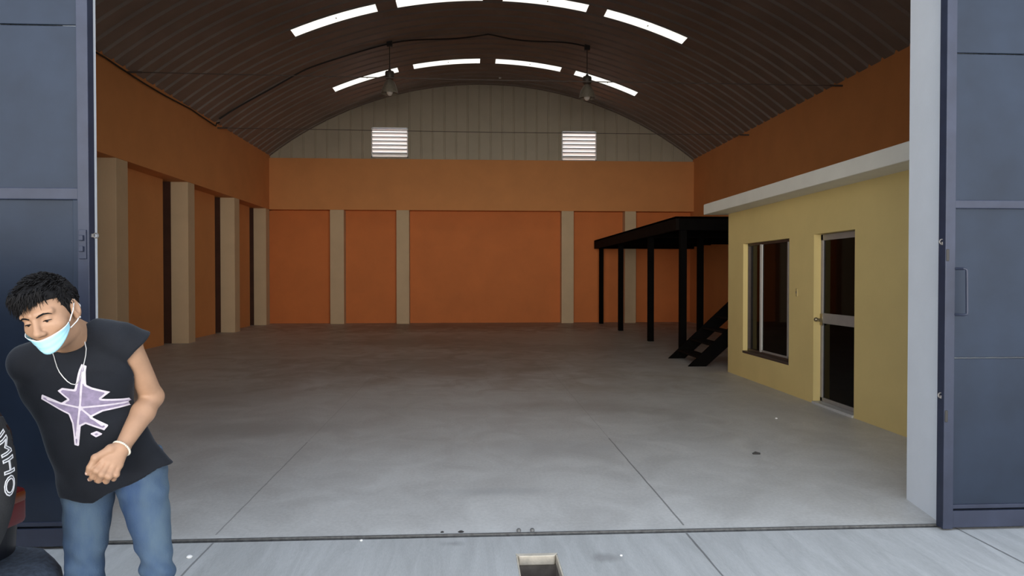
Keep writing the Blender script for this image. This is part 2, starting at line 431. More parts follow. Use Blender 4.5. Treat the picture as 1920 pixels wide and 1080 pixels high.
# louvered vents in the gable
def louver(xc, zc, w, h, label):
    t = empty('louver_vent', (xc, YB + .06, zc), 0, label, 'vent', 'louvered vents in the gable')
    f = MB(); e_ = .028
    f.box(-w / 2, -w / 2 + e_, -.02, .10, -h / 2, h / 2); f.box(w / 2 - e_, w / 2, -.02, .10, -h / 2, h / 2)
    f.box(-w / 2, w / 2, -.02, .10, h / 2 - e_, h / 2); f.box(-w / 2, w / 2, -.02, .10, -h / 2, -h / 2 + e_)
    f.build('frame', M['louver'], t)
    n = 7
    for k in range(n):
        z = -h / 2 + .03 + (h - .06) * (k + .5) / n
        b = MB(); b.prism([(-.014, .036), (-.014, .060), (-.008, .060), (.105, -.040), (.097, -.046), (-.008, .036)], 'x', -w / 2 + .01, w / 2 - .01)
        o = b.build('slat', M['louver'], t); o.location = (0, 0, z); o.data.materials.append(M['lip'])
        for pg in o.data.polygons:
            if pg.center.y < -.0075: pg.material_index = 1
    return t
# openings in the gable sheet: rebuild the sheet around them
LV = ((-2.58, 5.84, 1.17, .96), (3.56, 5.79, 1.14, .96))
bm = bmesh.new(); bm.from_mesh(GB.data)
for (xc, zc, w_, h_) in LV:
    for nrm, c in (((1, 0, 0), xc - w_ / 2 + .01), ((1, 0, 0), xc + w_ / 2 - .01), ((0, 0, 1), zc - h_ / 2 + .01), ((0, 0, 1), zc + h_ / 2 - .01)):
        bmesh.ops.bisect_plane(bm, geom=bm.verts[:] + bm.edges[:] + bm.faces[:], plane_co=(c if nrm[0] else 0, 0, c if nrm[2] else 0), plane_no=nrm)
    dl = [f for f in bm.faces if abs(f.calc_center_median().x - xc) < w_ / 2 - .01 and abs(f.calc_center_median().z - zc) < h_ / 2 - .01]
    bmesh.ops.delete(bm, geom=dl, context='FACES')
bm.to_mesh(GB.data); bm.free()
louver(*LV[0], 'left white louvered vent in the grey gable, below a hanging lamp')
louver(*LV[1], 'right white louvered vent in the grey gable wall')

# ------------------------------------------------------------------ tie rods, conduit, lamps
for (y, z0, z1, lab) in ((13.85, 5.33, 5.29, 'thin steel tie rod spanning the hall nearer the gate'), (18.62, 5.28, 5.26, 'thin steel tie rod crossing in front of the gable vents')):
    t = MB(); t.tube([(XL - .05, y, z0), (XC, y, (z0 + z1) / 2 - .02), (XR + .05, y, z1)], .009, 6)
    t.tube([(XL - .05, y, z0), (XL + .25, y, z0)], .02, 8); t.tube([(XR - .25, y, z1), (XR + .05, y, z1)], .02, 8)
    tag(t.build('tie_rod', M['rod'], None, True), lab, 'tie rod', 'tie rods')

def roofpt(x, y, dr=-.03): X, Z = arch(phi_of(x), dr); return (x, y, Z)
YL = 18.4
pts = []
for x in np.linspace(-6.25, 3.01, 70):
    sag = 0
    y = YL + .05 * math.sin(x * 2.1)
    for xa, xb in ((-6.25, -2.03), (-2.03, 3.01)):
        if xa <= x <= xb: sag = .035 + (.16 if xa > -3 else .05) * (math.sin(PI * (x - xa) / (xb - xa))) * abs(math.sin(2 * PI * (x - xa) / (xb - xa)))
    pts.append(roofpt(x, y, -sag))
tag(MB().tube(pts, .019, 8).build('roof_cable', M['dark'], None, True), 'black cable run along the arched ceiling linking both hanging lamps', 'cable')
pts = [(XL + .035, y, ZT - .05 - .05 * abs(math.sin((y - 5) * .8)) ) for y in np.linspace(5, 18.4, 50)]
pts.append((XL + .05, 18.42, 5.36)); pts.append((XL + .13, YL, 5.37))
wc = MB().tube(pts, .016, 8)
tag(wc.build('wall_cable', M['dark'], None, True), 'black cable along the top edge of the left orange wall', 'cable')
def lamp(x, zbot, label, swing=0.0):
    X, Y, Z = roofpt(x, YL, -.01)
    t = empty('pendant_lamp', (X, Y, Z), 0, label, 'lamp', 'high bay pendant lamps')
    dz = Z - zbot
    MB().box(-.07, .07, -.05, .05, -.11, .03, .01).build('junction_box', M['dark'], t)
    MB().tube([(0, 0, -.1), (swing * .5, 0, -(dz - .62) * .5), (swing, 0, -(dz - .58))], .010, 8).build('hanging_cord', M['dark'], t, True)
    def at(o): o.location = (swing, 0, -dz); return o
    at(MB().lathe([(0, .62), (.03, .62), (.045, .57), (.10, .56), (.115, .53), (.115, .40), (.09, .365), (.06, .35), (.06, .33), (0, .33)], 24).build('ballast_housing', M['lamphouse'], t, True))
    sh = MB(); prof = [(.07, .35), (.105, .31), (.15, .23), (.19, .13), (.215, .03), (.22, 0)]
    sh.lathe(prof + [(.214, 0), (.208, .03), (.183, .13), (.143, .23), (.098, .305), (.066, .343)], 36)
    at(sh.build('reflector', M['lampglass'], t, True))
    at(MB().lathe([(0, .33), (.03, .33), (.03, .27), (.04, .24), (.075, .16), (.09, .08), (.075, .0), (.04, -.045), (0, -.06)], 24).build('bulb', M['bulb'], t, True, label='pale opal bulb'))
    return t
lamp(-2.03, 6.15, 'left hanging high bay lamp, nearer the left vent')
lamp(3.01, 6.10, 'right hanging high bay lamp, nearer the office side')
# tiny white block painted as a pinhole of daylight
o = MB().box(-.035, .035, -.035, .035, -.03, .012).build('roof_light_spot', M['louver']); o.location = roofpt(.94, 22.5, 0)
tag(o, 'tiny white block standing in for a daylight pinhole under the arch crown above the gable', 'daylight spot')

# ------------------------------------------------------------------ yellow office
XO, YO0, YO1, ZO = 4.08, 5.05, 11.14, 2.50
TW = .14
dy0, dy1, dz1 = 7.40, 8.31, 2.01
wy0, wy1, wz0, wz1 = 8.97, 10.52, .40, 2.00
def wallpanel(mb, y0, y1, z0, z1): mb.box(XO, XO + TW, y0, y1, z0, z1)
ow = MB()
wallpanel(ow, YO0, dy0, -.02, ZO); wallpanel(ow, dy0, dy1, dz1, ZO); wallpanel(ow, dy1, wy0, -.02, ZO)
wallpanel(ow, wy0, wy1, -.02, wz0); wallpanel(ow, wy0, wy1, wz1, ZO); wallpanel(ow, wy1, YO1, -.02, ZO)
ow.box(XO + TW, XR, YO1 - .14, YO1, -.02, ZO); ow.box(XO + TW, XR, YO0, YO0 + .14, -.02, ZO)
OW = tag(ow.build('wall_office', M['yellow']), kind='structure')
MB().box(3.74, XR + .02, YO0 - .1, 11.33, ZO, 2.665, .008).build('roof_slab', M['slabwhite'], OW, label='white overhanging roof slab')
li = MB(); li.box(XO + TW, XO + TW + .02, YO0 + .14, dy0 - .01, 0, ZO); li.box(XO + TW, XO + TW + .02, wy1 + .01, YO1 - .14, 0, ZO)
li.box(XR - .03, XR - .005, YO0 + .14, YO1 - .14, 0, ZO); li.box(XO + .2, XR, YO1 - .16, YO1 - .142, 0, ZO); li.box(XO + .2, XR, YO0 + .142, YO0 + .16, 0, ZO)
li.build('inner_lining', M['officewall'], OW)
# door
D = tag(empty('door_1', (XO + .105, dy0, 0)), kind='structure')
dw = dy1 - dy0
f = MB(); e_ = .05
f.box(-.02, .03, 0, e_, .03, dz1 - .005); f.box(-.02, .03, dw - e_, dw, .03, dz1 - .005); f.box(-.02, .03, 0, dw, dz1 - .075, dz1 - .005); f.box(-.02, .03, 0, dw, .03, .075)
f.build('door_frame', M['alu'], D, bev=.003)
MB().box(-.025, .02, e_, dw - e_, .955, 1.075, .004).build('mid_rail', M['alu'], D)
MB().box(-.004, .004, e_ - .01, dw - e_ + .01, 1.07, dz1 - .07).build('glass_pane', M['pane'], D, label='upper dark glass pane')
MB().box(-.004, .004, e_ - .01, dw - e_ + .01, .07, .96).build('glass_pane', M['pane'], D, label='lower dark glass pane')
hd = MB(); hd.box(-.035, -.02, dw - .07, dw - .015, .93, 1.07, .004); hd.tube([(-.03, dw - .045, 1.0), (-.085, dw - .045, 1.0)], .011, 10); hd.ball((-.095, dw - .045, 1.0), .026); hd.tube([(-.085, dw - .045, .99), (-.08, dw - .14, .985)], .008, 8)
hd.build('door_handle', M['chrome'], D, True)
tag(MB().box(XO - .02, XO + .13, dy0 + .002, dy1 - .002, -.01, .028, .004).build('trim_1', FLOOR), kind='structure')
# window
Wn = tag(empty('window_1', (XO + .10, wy0, wz0)), kind='structure')
ww, wh = wy1 - wy0, wz1 - wz0
f = MB(); e_ = .035
f.box(-.03, .03, 0, e_, 0, wh); f.box(-.03, .03, ww - e_, ww, 0, wh); f.box(-.03, .03, 0, ww, wh - e_, wh); f.box(-.03, .03, 0, ww, 0, e_)
f.build('window_frame', M['alu_d'], Wn, bev=.003)
MB().box(-.03, -.004, ww * .665, ww * .70 + .02, .02, wh - .02, .003).build('stile', M['plate2'], Wn, label='white meeting stile')
MB().box(-.026, -.004, .19, .225, .02, wh - .02, .003).build('stile', M['alu'], Wn, label='grey sash stile')
MB().box(-.028, -.006, .19, ww * .68, .03, .06, .003).build('sash_rail', M['alu'], Wn)
MB().box(-.015, -.009, .20, ww * .69, .04, wh - .04).build('glass_pane', M['pane'], Wn)
MB().box(.006, .012, .02, ww - .02, .03, wh - .03).build('glass_pane', M['pane'], Wn)
b = MB()
for k in range(26):
    z = .05 + (wh - .1) * k / 25
    b.prism([(.0, -.018), (.004, -.020), (.03, .016), (.026, .018)], 'y', ww * .70, ww - .03)
    for v in b.bm.verts[-8:]: v.co.z += z; v.co.x += .02
b.build('blind', M['alu_d'], Wn)
MB().box(-.105, .0, -.002, ww + .01, -.03, .004, .004).build('window_sill', M['alu_d'], Wn)
sw = MB().box(-.012, .004, -.022, .022, -.05, .05, .004); o = sw.build('wall_switch', M['plate']); o.location = (XO, 8.74, 1.31)
tag(o, 'small cream switch plate on the yellow wall between window and door', 'switch')
MB().box(-.016, -.01, -.007, .007, -.015, .015, .002).build('toggle', M['steel'], o)

# ------------------------------------------------------------------ mezzanine and stairs
XM, YM0, YM1, ZM0, ZM1 = 4.05, 13.95, YB - .01, 2.43, 2.70
mz = empty('mezzanine', (XM, YM0, 0), 0, 'black steel mezzanine platform on posts against the back wall beside the office', 'mezzanine')
def mloc(o): return o
MB().box(0, XR - XM - .01, 0, YM1 - YM0, ZM1 - .04 - 0, ZM1, 0).build('deck', M['black'], mz)
MB().box(0, .07, 0, YM1 - YM0, ZM0, ZM1 - .002).build('fascia', M['fascia'], mz, bev=.006, label='dark brown side fascia beam')
MB().box(.07, XR - XM - .01, 0, .07, ZM0, ZM1 - .002).build('fascia', M['black'], mz, bev=.006, label='black front fascia beam')
MB().box(.07, XR - XM - .01, YM1 - YM0 - .07, YM1 - YM0, ZM0, ZM1 - .05).build('fascia', M['black'], mz, bev=.006)
for k in range(9):
    y = 1.0 + k * .94
    MB().box(.07, XR - XM - .02, y, y + .06, ZM0 + .05, ZM1 - .041).build('joist', M['black'], mz)
for x, y in ((.11, 14.06), (.11, 16.60), (.11, 19.95), (.11, 22.95), (1.29, 16.60), (2.9, 16.60)):
        MB().box(x, x + .13, y - YM0 - .065, y - YM0 + .065, 0, ZM0 + .2, .006).build('post', M['black'], mz)
for y in (2.55, 5.9):
    MB().box(.07, XR - XM - .02, y, y + .12, ZM0 + .0, ZM1 - .041).build('beam', M['black'], mz)

st = empty('staircase', (3.66, 12.45, 0), 0, 'black steel staircase rising behind the yellow office up to the mezzanine', 'staircase')
RUN, SL = 3.05, 2.68 / 3.05
for y in (-.62, .58):
    s = MB(); hh = .16
    s.prism([(0, 0), (.30, 0), (RUN + .1, (RUN - .2) * SL), (RUN + .1, RUN * SL + .1), (RUN - .05, RUN * SL + .1)], 'y', y, y + .055)
    s.build('stringer', M['black'], st)
for k in range(12):
    x = .16 + k * .235; z = .13 + k * .235 * SL
    MB().box(x, x + .26, -.57, .585, z, z + .035, .004).build('tread', M['fascia'], st)

# ------------------------------------------------------------------ gate: track, stops, two leaves
tr = MB(); tr.box(-2.75, 5.5, 4.125, 4.15, -.12, -.04); tr.box(-2.75, 5.5, 4.165, 4.182, -.05, .003)
tag(tr.build('gate_track', M['track']), 'steel gate track with a dark groove set in the floor across the opening', 'track')
tr2 = MB().box(-14, 14, 4.12, 4.185, -.3, -.10); tag(tr2.build('trim_2', M['scrap']), kind='structure')
for k, (x, lab) in enumerate(((.285, 'left small steel stop peg on the gate track at mid opening'), (.365, 'right small steel stop peg on the gate track at mid opening'))):
    o = MB().lathe([(0, 0), (.013, 0), (.013, .012), (.009, .018), (0, .02)], 16).build('gate_stop', M['track'], None, True)
    o.location = (x, 4.20, -.001); tag(o, lab, 'gate stop', 'gate stop pegs')
for (x, y, r, lab) in ((-.055, 4.215, .018, 'larger dark anchor hole cap in the floor just left of the stop pegs'), (-.165, 4.215, .011, 'smaller dark anchor cap in the floor along the gate track')):
    o = MB().lathe([(0, .004), (r * .6, .005), (r, 0), (r, -.01)], 16).build('floor_anchor', M['scrap'], None, True); o.location = (x, y, 0)
    tag(o, lab, 'floor anchor')

YGT = 4.065   # front face of leaf skin
def ring(mb, c, r, rt=.005, rot=0):
    mb.tube([(c[0] + r * math.cos(a) * math.cos(rot), c[1] + r * math.cos(a) * math.sin(rot), c[2] + r * math.sin(a)) for a in np.linspace(0, 2 * PI, 17)[:-1]], rt, 6, closed=True)
def gate(x0, x1, seams, bars, label, sgn, vert):
    """leaf spans x0..x1; sgn=+1 when its free edge is x0"""
    t = empty('gate_leaf', (x0 if sgn > 0 else x1, 4.10, 0), 0, label, 'gate', 'sliding gate leaves')
    ox = t.location.x; W = x1 - x0
    a = 0 if sgn > 0 else -W; b = a + W
    fe = a if sgn > 0 else b                       # free edge
    H = 4.45; F = .062
    # skin panels, one per row between seams
    zs = [.13] + list(seams) + [H - .05]
    for z0, z1 in zip(zs, zs[1:]):
        MB().box(a + .04, b - .04, -.012, .004, z0 + .004, z1 - .004, .003).build('panel', M['navy'], t)
    f = MB()
    if sgn > 0: f.box(a, a + F, -.036, .03, .01, H, .004); f.box(b - F, b, -.036, .03, .01, H, .004)
    else: f.box(b - F, b, -.036, .03, .01, H, .004); f.box(a, a + F, -.036, .03, .01, H, .004)
    f.box(a + F, b - F, -.03, .03, H - .07, H, .004); f.box(a + F, b - F, -.030, .03, .015, .115, .004); f.box(a + F, b - F, -.024, .0, .125, .15, .004)
    f.build('frame', M['navy_l'], t)
    for (z0, z1) in bars: MB().box(a + F - .002, b - F + .002, -.030, .03, z0, z1, .005).build('cross_bar', M['navy_l'], t)
    if vert:
        v = MB(); v.box(fe - sgn * -F if sgn < 0 else a + F, 0, 0, 0, 0, 0) if False else None
    return t, a, b, fe, F
# left leaf
g, a, b, fe, F = gate(-4.75, -2.085, (1.93, 2.88), ((1.925, 1.99),), 'dark blue steel sliding gate leaf on the left, behind the man', -1, True)
MB().box(fe - F - .03, fe - F + .002, -.026, .0, .115, 1.925, .004).build('wicket_frame', M['navy'], g)
MB().box(fe - 1.05, fe - 1.02, -.024, .0, .115, 1.925, .003).build('wicket_frame', M['navy'], g)
lk = MB(); lk.box(fe - .052, fe - .012, -.045, -.034, 1.60, 1.76, .003); lk.box(fe - .046, fe - .022, -.06, -.04, 1.64, 1.67, .003); lk.box(fe - .046, fe - .022, -.06, -.04, 1.70, 1.73, .003)
lk.build('lock', M['navy_l'], g)
r_ = MB(); r_.box(fe - .01, fe + .01, -.012, .006, 1.72, 1.74, .002); ring(r_, (fe + .02, -.004, 1.73), .013, .004)
r_.build('padlock_eye', M['steel'], g)
# right leaf
g, a, b, fe, F = gate(2.79, 5.5, (1.02, 1.92, 2.82), ((1.905, 1.955),), 'dark blue steel sliding gate leaf on the right with a pull handle', 1, False)
hdl = MB(); hdl.tube([(.065, -.035, 1.55), (.085, -.075, 1.55), (.098, -.08, 1.545), (.10, -.08, 1.53), (.104, -.08, 1.30), (.102, -.08, 1.285), (.088, -.075, 1.28), (.065, -.035, 1.28)], .008, 8)
hdl.build('pull_handle', M['navy_l'], g, True)
for z in (1.71, .80):
    r_ = MB(); r_.box(-.006, .012, -.012, .006, z - .02, z + .0, .002); ring(r_, (-.003, -.006, z), .014, .004)
    r_.build('padlock_eye', M['steel'], g)
for z in (1.63, .68):
    MB().box(.004, .022, -.040, -.034, z - .035, z + .035, .004).build('lock_slot', M['scrap'], g)
MB().box(.82, 2.6, -.02, -.004, .145, .17, .003).build('stiffener', M['navy_l'], g)

# ------------------------------------------------------------------ small litter
def pebble(x, y, r, lab, m='pebble', sz=.6):
    b = bmesh.new(); bmesh.ops.create_icosphere(b, subdivisions=2, radius=r)
    for v in b.verts: v.co *= 1 + .25 * mnoise.noise(v.co * (2.2 / r) + Vector((x * 9, y * 7, 0))); v.co.z *= sz
    me = bpy.data.meshes.new('pebble'); b.to_mesh(me); b.free()
    o = link('pebble', me, M[m], None, True); o.location = (x, y, r * sz * .55); tag(o, lab, 'pebble', 'loose pebbles')
pebble(-1.50, 3.91, .016, 'white pebble on the driveway right beside the man')
pebble(.81, 3.80, .008, 'tiny white pebble on the driveway right of the pit')
pebble(-.62, 4.105, .009, 'tiny white pebble lying by the gate track')
pebble(3.24, 7.41, .014, 'pale pebble on the hall floor facing the office door')
sc = MB(); sc.tube([(-.035, 0, .008), (-.01, .004, .013), (.03, -.002, .008)], [.006, .012, .007], 8)
o = sc.build('debris_scrap', M['scrap'], None, True); o.location = (2.42, 5.92, 0); tag(o, 'small dark scrap lying on the hall floor', 'scrap')
# ---- PERSON AND CAR
# ------------------------------------------------------------------ pose and placing constants
SKINC = (.36, .21, .13)
HEADC = (-1.299, 2.300, 1.389); HEADA = (-3, 18, -14)
PRINT_O = (-1.262, 1.075)
CHAIN0 = [(-1.285, 2.445, 1.36), (-1.262, 2.415, 1.335), (-1.245, 2.385, 1.312)]
CHAIN = [(-1.238, 1.29), (-1.236, 1.27), (-1.235, 1.25), (-1.235, 1.23), (-1.236, 1.21), (-1.239, 1.19), (-1.244, 1.17), (-1.251, 1.155), (-1.260, 1.148), (-1.271, 1.152), (-1.283, 1.164), (-1.295, 1.18), (-1.306, 1.197), (-1.316, 1.213), (-1.325, 1.23), (-1.333, 1.247), (-1.340, 1.262)]
CARA = 81; CARP = (-1.575, 2.68)
SPX, SPY, SPZ, SPR = .165, -.69, .90, .335
LET0, LETD, LETS = 85, 13, .062

# ------------------------------------------------------------------ implicit surfaces for soft forms
def smin(a, b, k):
    h = np.clip(.5 + .5 * (b - a) / k, 0, 1)
    return b + (a - b) * h - k * h * (1 - h)
def smax(a, b, k): return -smin(-a, -b, k)

def capsule(P, a, b, r1, r2):
    a = np.array(a, np.float32); b = np.array(b, np.float32); ba = b - a; L2 = float(ba @ ba) + 1e-12
    t = np.clip(((P[0] - a[0]) * ba[0] + (P[1] - a[1]) * ba[1] + (P[2] - a[2]) * ba[2]) / L2, 0, 1)
    d = np.sqrt((P[0] - a[0] - t * ba[0]) ** 2 + (P[1] - a[1] - t * ba[1]) ** 2 + (P[2] - a[2] - t * ba[2]) ** 2)
    return d - (r1 + (r2 - r1) * t)
def ellipsoid(P, c, r):
    x, y, z = (P[0] - c[0]) / r[0], (P[1] - c[1]) / r[1], (P[2] - c[2]) / r[2]
    k0 = np.sqrt(x * x + y * y + z * z); k1 = np.sqrt((x / r[0]) ** 2 + (y / r[1]) ** 2 + (z / r[2]) ** 2) + 1e-9
    return k0 * (k0 - 1) / k1
def local(P, R, o):
    q = [P[i] - o[i] for i in range(3)]
    return [R[0][j] * q[0] + R[1][j] * q[1] + R[2][j] * q[2] for j in range(3)]

def surface_nets(f, lo, hi, h):
    """mesh the zero level of f inside the box lo..hi"""
    ax = [np.arange(lo[i], hi[i] + h, h, dtype=np.float32) for i in range(3)]
    G = np.meshgrid(*ax, indexing='ij')
    D = f(G).astype(np.float32)
    n = [len(a) for a in ax]
    S = D < 0
    c = np.zeros((n[0] - 1, n[1] - 1, n[2] - 1), np.int8)
    for i in (0, 1):
        for j in (0, 1):
            for k in (0, 1): c += S[i:n[0] - 1 + i, j:n[1] - 1 + j, k:n[2] - 1 + k]
    act = (c > 0) & (c < 8)
    idx = -np.ones(act.shape, np.int64); I = np.argwhere(act); idx[act] = np.arange(len(I))
    acc = np.zeros((len(I), 3)); cnt = np.zeros(len(I))
    for (a, b) in [((i, j, k), (i + (d == 0), j + (d == 1), k + (d == 2))) for d in range(3) for i in (0, 1) for j in (0, 1) for k in (0, 1) if (i, j, k)[d] == 0]:
        da = D[I[:, 0] + a[0], I[:, 1] + a[1], I[:, 2] + a[2]]; db = D[I[:, 0] + b[0], I[:, 1] + b[1], I[:, 2] + b[2]]
        m = (da < 0) != (db < 0); t = np.where(m, da / np.where(da == db, 1, da - db), 0)
        for d in range(3): acc[:, d] += np.where(m, a[d] + t * (b[d] - a[d]), 0)
        cnt += m
    V = (I + acc / np.maximum(cnt, 1)[:, None]) * h + np.array(lo)
    F = []
    for d in range(3):
        u, v = (d + 1) % 3, (d + 2) % 3
        sl0 = [slice(None)] * 3; sl1 = [slice(None)] * 3; sl0[d] = slice(0, -1); sl1[d] = slice(1, None)
        s0, s1 = S[tuple(sl0)], S[tuple(sl1)]
        E_ = np.argwhere(s0 != s1)
        ok = (E_[:, u] > 0) & (E_[:, v] > 0) & (E_[:, u] < n[u] - 1) & (E_[:, v] < n[v] - 1)
        E_ = E_[ok]; inside = s0[E_[:, 0], E_[:, 1], E_[:, 2]]
        q = []
        for (du, dv) in ((1, 1), (0, 1), (0, 0), (1, 0)):
            e = E_.copy(); e[:, u] -= du; e[:, v] -= dv
            q.append(idx[e[:, 0], e[:, 1], e[:, 2]])
        q = np.stack(q, 1); q[~inside] = q[~inside][:, ::-1]; F.append(q)
    return V, np.concatenate(F)

def mesh_np(name, V, F):
    me = bpy.data.meshes.new(name)
    me.from_pydata(V.tolist(), [], F.tolist()); me.update()
    return me
def join_np(parts):
    Vs, Fs, o = [], [], 0
    for V, F in parts: Vs.append(V); Fs.append(F + o); o += len(V)
    return np.concatenate(Vs), np.concatenate(Fs)
def smooth_np(V, F, it=2, lam=.5):
    e = np.concatenate([F[:, [0, 1]], F[:, [1, 2]], F[:, [2, 3]], F[:, [3, 0]]]); e = np.concatenate([e, e[:, ::-1]])
    for _ in range(it):
        s = np.zeros_like(V); np.add.at(s, e[:, 0], V[e[:, 1]]); c = np.bincount(e[:, 0], minlength=len(V))
        V = V + lam * (s / np.maximum(c, 1)[:, None] - V)
    return V

# ------------------------------------------------------------------ the man
M['skin'] = mat('skin', SKINC, .5, spec=.35, var=.08, vscale=18, bump=.08, bscale=120)

M['hair'] = mat('black_hair', (.0045, .004, .0045), .62, spec=.18)
M['shirt'] = mat('washed_black_cotton', (.0065, .008, .012), .85, spec=.25, var=.25, vscale=9, bump=.15, bscale=220)
_b = M['shirt'].node_tree.nodes['Principled BSDF']; _b.inputs['Sheen Weight'].default_value = .10; _b.inputs['Sheen Roughness'].default_value = .4; _b.inputs['Sheen Tint'].default_value = (.75, .85, 1, 1)
M['print_w'] = mat('white_shirt_print', (.55, .50, .56), .8, var=.12, vscale=60)
M['print_p'] = mat('purple_grey_shirt_print', (.22, .18, .27), .8, var=.25, vscale=45)
M['jeans'] = mat('faded_blue_denim', (.085, .125, .165), .85, spec=.2, col2=(.030, .060, .135), vscale=5.5, bump=.25, bscale=260, stretch=(1.6, 1, .55))
M['mask'] = mat('light_blue_mask_fabric', (.36, .66, .76), .75, var=.05, vscale=15)
M['mask_w'] = mat('white_mask_edge', (.72, .74, .76), .75)
M['silver'] = mat('silver_chain', (.55, .54, .52), .35, metal=.6)
M['beads'] = mat('cream_beads', (.62, .56, .46), .5)
M['eye'] = mat('eye_white', (.26, .20, .17), .25); M['iris'] = mat('dark_iris', (.012, .007, .005), .2)
M['nail'] = mat('finger_nail', (.55, .36, .29), .35)
M['shoe'] = mat('dark_shoe_canvas', (.03, .03, .035), .7); M['sole'] = mat('pale_rubber_sole', (.5, .5, .48), .7)

HC = np.array(HEADC); HS = .90
def rotm(yaw, pitch, roll):
    return np.array(Matrix.Rotation(math.radians(roll), 3, 'Y') @ Matrix.Rotation(math.radians(yaw), 3, 'Z') @ Matrix.Rotation(math.radians(pitch), 3, 'X'))
HR = rotm(*HEADA)
def Hw(p): return HC + HR @ (np.array(p, float) * HS)     # head-local -> world

J = dict(nb=(-1.300, 2.445, 1.300), lsh=(-1.133, 2.440, 1.288), rsh=(-1.440, 2.420, 1.215), chest=(-1.300, 2.475, 1.13), waist=(-1.270, 2.560, .95), pel=(-1.255, 2.610, .83),
         lel=(-1.1080, 2.565, 1.083), lwr=(-1.1305, 2.395, .9465), rel=(-1.475, 2.74, 1.05), rwr=(-1.36, 2.82, .86),
         lhip=(-1.165, 2.600, .805), rhip=(-1.340, 2.600, .795), lkn=(-1.088, 2.555, .485), rkn=(-1.334, 2.550, .465), lan=(-1.085, 2.63, .085), ran=(-1.375, 2.62, .085))
KF = 2.395 / 2.365
FING = dict(th=[(-1.137, 2.335, .955), (-1.169, 2.305, .936), (-1.183, 2.300, .907), (-1.191, 2.303, .889)],
            ix=[(-1.1515, 2.322, .925), (-1.1635, 2.300, .898), (-1.1790, 2.309, .876), (-1.1955, 2.325, .864)],
            md=[(-1.1370, 2.322, .917), (-1.1450, 2.296, .887), (-1.1620, 2.310, .8640), (-1.1800, 2.332, .858)],
            rg=[(-1.1240, 2.328, .9095), (-1.1275, 2.303, .878), (-1.1430, 2.318, .8585), (-1.1620, 2.343, .855)],
            pk=[(-1.1140, 2.338, .9035), (-1.1130, 2.318, .879), (-1.1270, 2.332, .8620), (-1.1440, 2.352, .859)])
FING = {k: [tuple(np.array((0, 0, 1.5)) + (np.array(p) - (0, 0, 1.5)) * KF) for p in v] for k, v in FING.items()}
FR = dict(th=(.0145, .0115, .0105, .0085), ix=(.0115, .0105, .0092, .0075), md=(.0115, .0108, .0095, .0078), rg=(.011, .0102, .009, .0075), pk=(.0105, .009, .008, .0066))

def head_sdf(P):
    q = [c_ / HS for c_ in local(P, HR, HC)]; x, y, z = q; ax = np.abs(x); s = [ax, y, z]
    d = ellipsoid(q, (0, .018, .035), (.0745, .096, .088))                      # cranium
    d = smin(d, ellipsoid(q, (0, -.022, -.02), (.064, .072, .085)), .03)        # face block
    d = smin(d, ellipsoid(q, (0, -.040, -.078), (.043, .046, .042)), .03)       # jaw
    d = smin(d, ellipsoid(q, (0, -.072, -.104), (.020, .018, .016)), .02)       # chin
    d = smin(d, ellipsoid(s, (.045, -.052, -.030), (.022, .024, .022)), .02)    # cheekbones
    d = smin(d, capsule(s, (.008, -.086, .024), (.048, -.068, .022), .010, .009), .014)   # brow ridge
    d = smax(d, -ellipsoid(s, (.032, -.099, .002), (.019, .021, .0125)), .012)  # eye sockets
    d = smin(d, ellipsoid(s, (.032, -.0735, .000), (.0145, .013, .0115)), .005) # lids over the eyeballs
    d = smax(d, -ellipsoid(s, (.0320, -.091, -.0045), (.0125, .011, .0021)), .0015)
    d = smin(d, capsule(q, (0, -.086, .014), (0, -.1075, -.034), .0085, .0115), .010)   # nose bridge
    d = smin(d, ellipsoid(q, (0, -.108, -.036), (.0125, .0125, .0105)), .008)   # tip
    d = smin(d, ellipsoid(s, (.0125, -.0975, -.0405), (.0085, .0115, .0085)), .007)   # wings
    d = smax(d, -ellipsoid(s, (.0065, -.103, -.0505), (.004, .006, .005)), .003)
    d = smin(d, capsule(s, (0, -.0915, -.0665), (.022, -.083, -.069), .0065, .004), .006)   # upper lip
    d = smin(d, capsule(s, (0, -.0895, -.0785), (.019, -.082, -.076), .0072, .0045), .006)  # lower lip
    ear = np.maximum(ellipsoid(s, (.080, .014, -.006), (.012, .021, .034)), -ellipsoid(s, (.089, .009, -.004), (.0085, .0115, .021)))
    ear = smin(ear, ellipsoid(s, (.077, .008, -.034), (.008, .009, .011)), .006)
    d = smin(d, ear, .007)
    return d * HS
NECKT = Hw((0, .025, -.07))
def hand_sdf(P):
    w_ = J['lwr']; d = None
    for k in ('th', 'ix', 'md', 'rg', 'pk'):
        pts, rr = FING[k], FR[k]; f = None
        for i in range(3):
            c = capsule(P, pts[i], pts[i + 1], rr[i], rr[i + 1]); f = c if f is None else smin(f, c, .004)
        f = smin(f, ellipsoid(P, pts[1], (rr[1] * 1.12,) * 3), .004)
        d = f if d is None else smin(d, f, .0035)
    p = capsule(P, w_, FING['th'][0], .021, .017)
    for k, r in (('ix', .0165), ('md', .017), ('rg', .0165), ('pk', .0155)):
        p = smin(p, capsule(P, (np.array(w_) + .15 * (np.array(FING[k][0]) - w_)), FING[k][0], .020, r * .86), .009)
    return smin(d, p, .006)
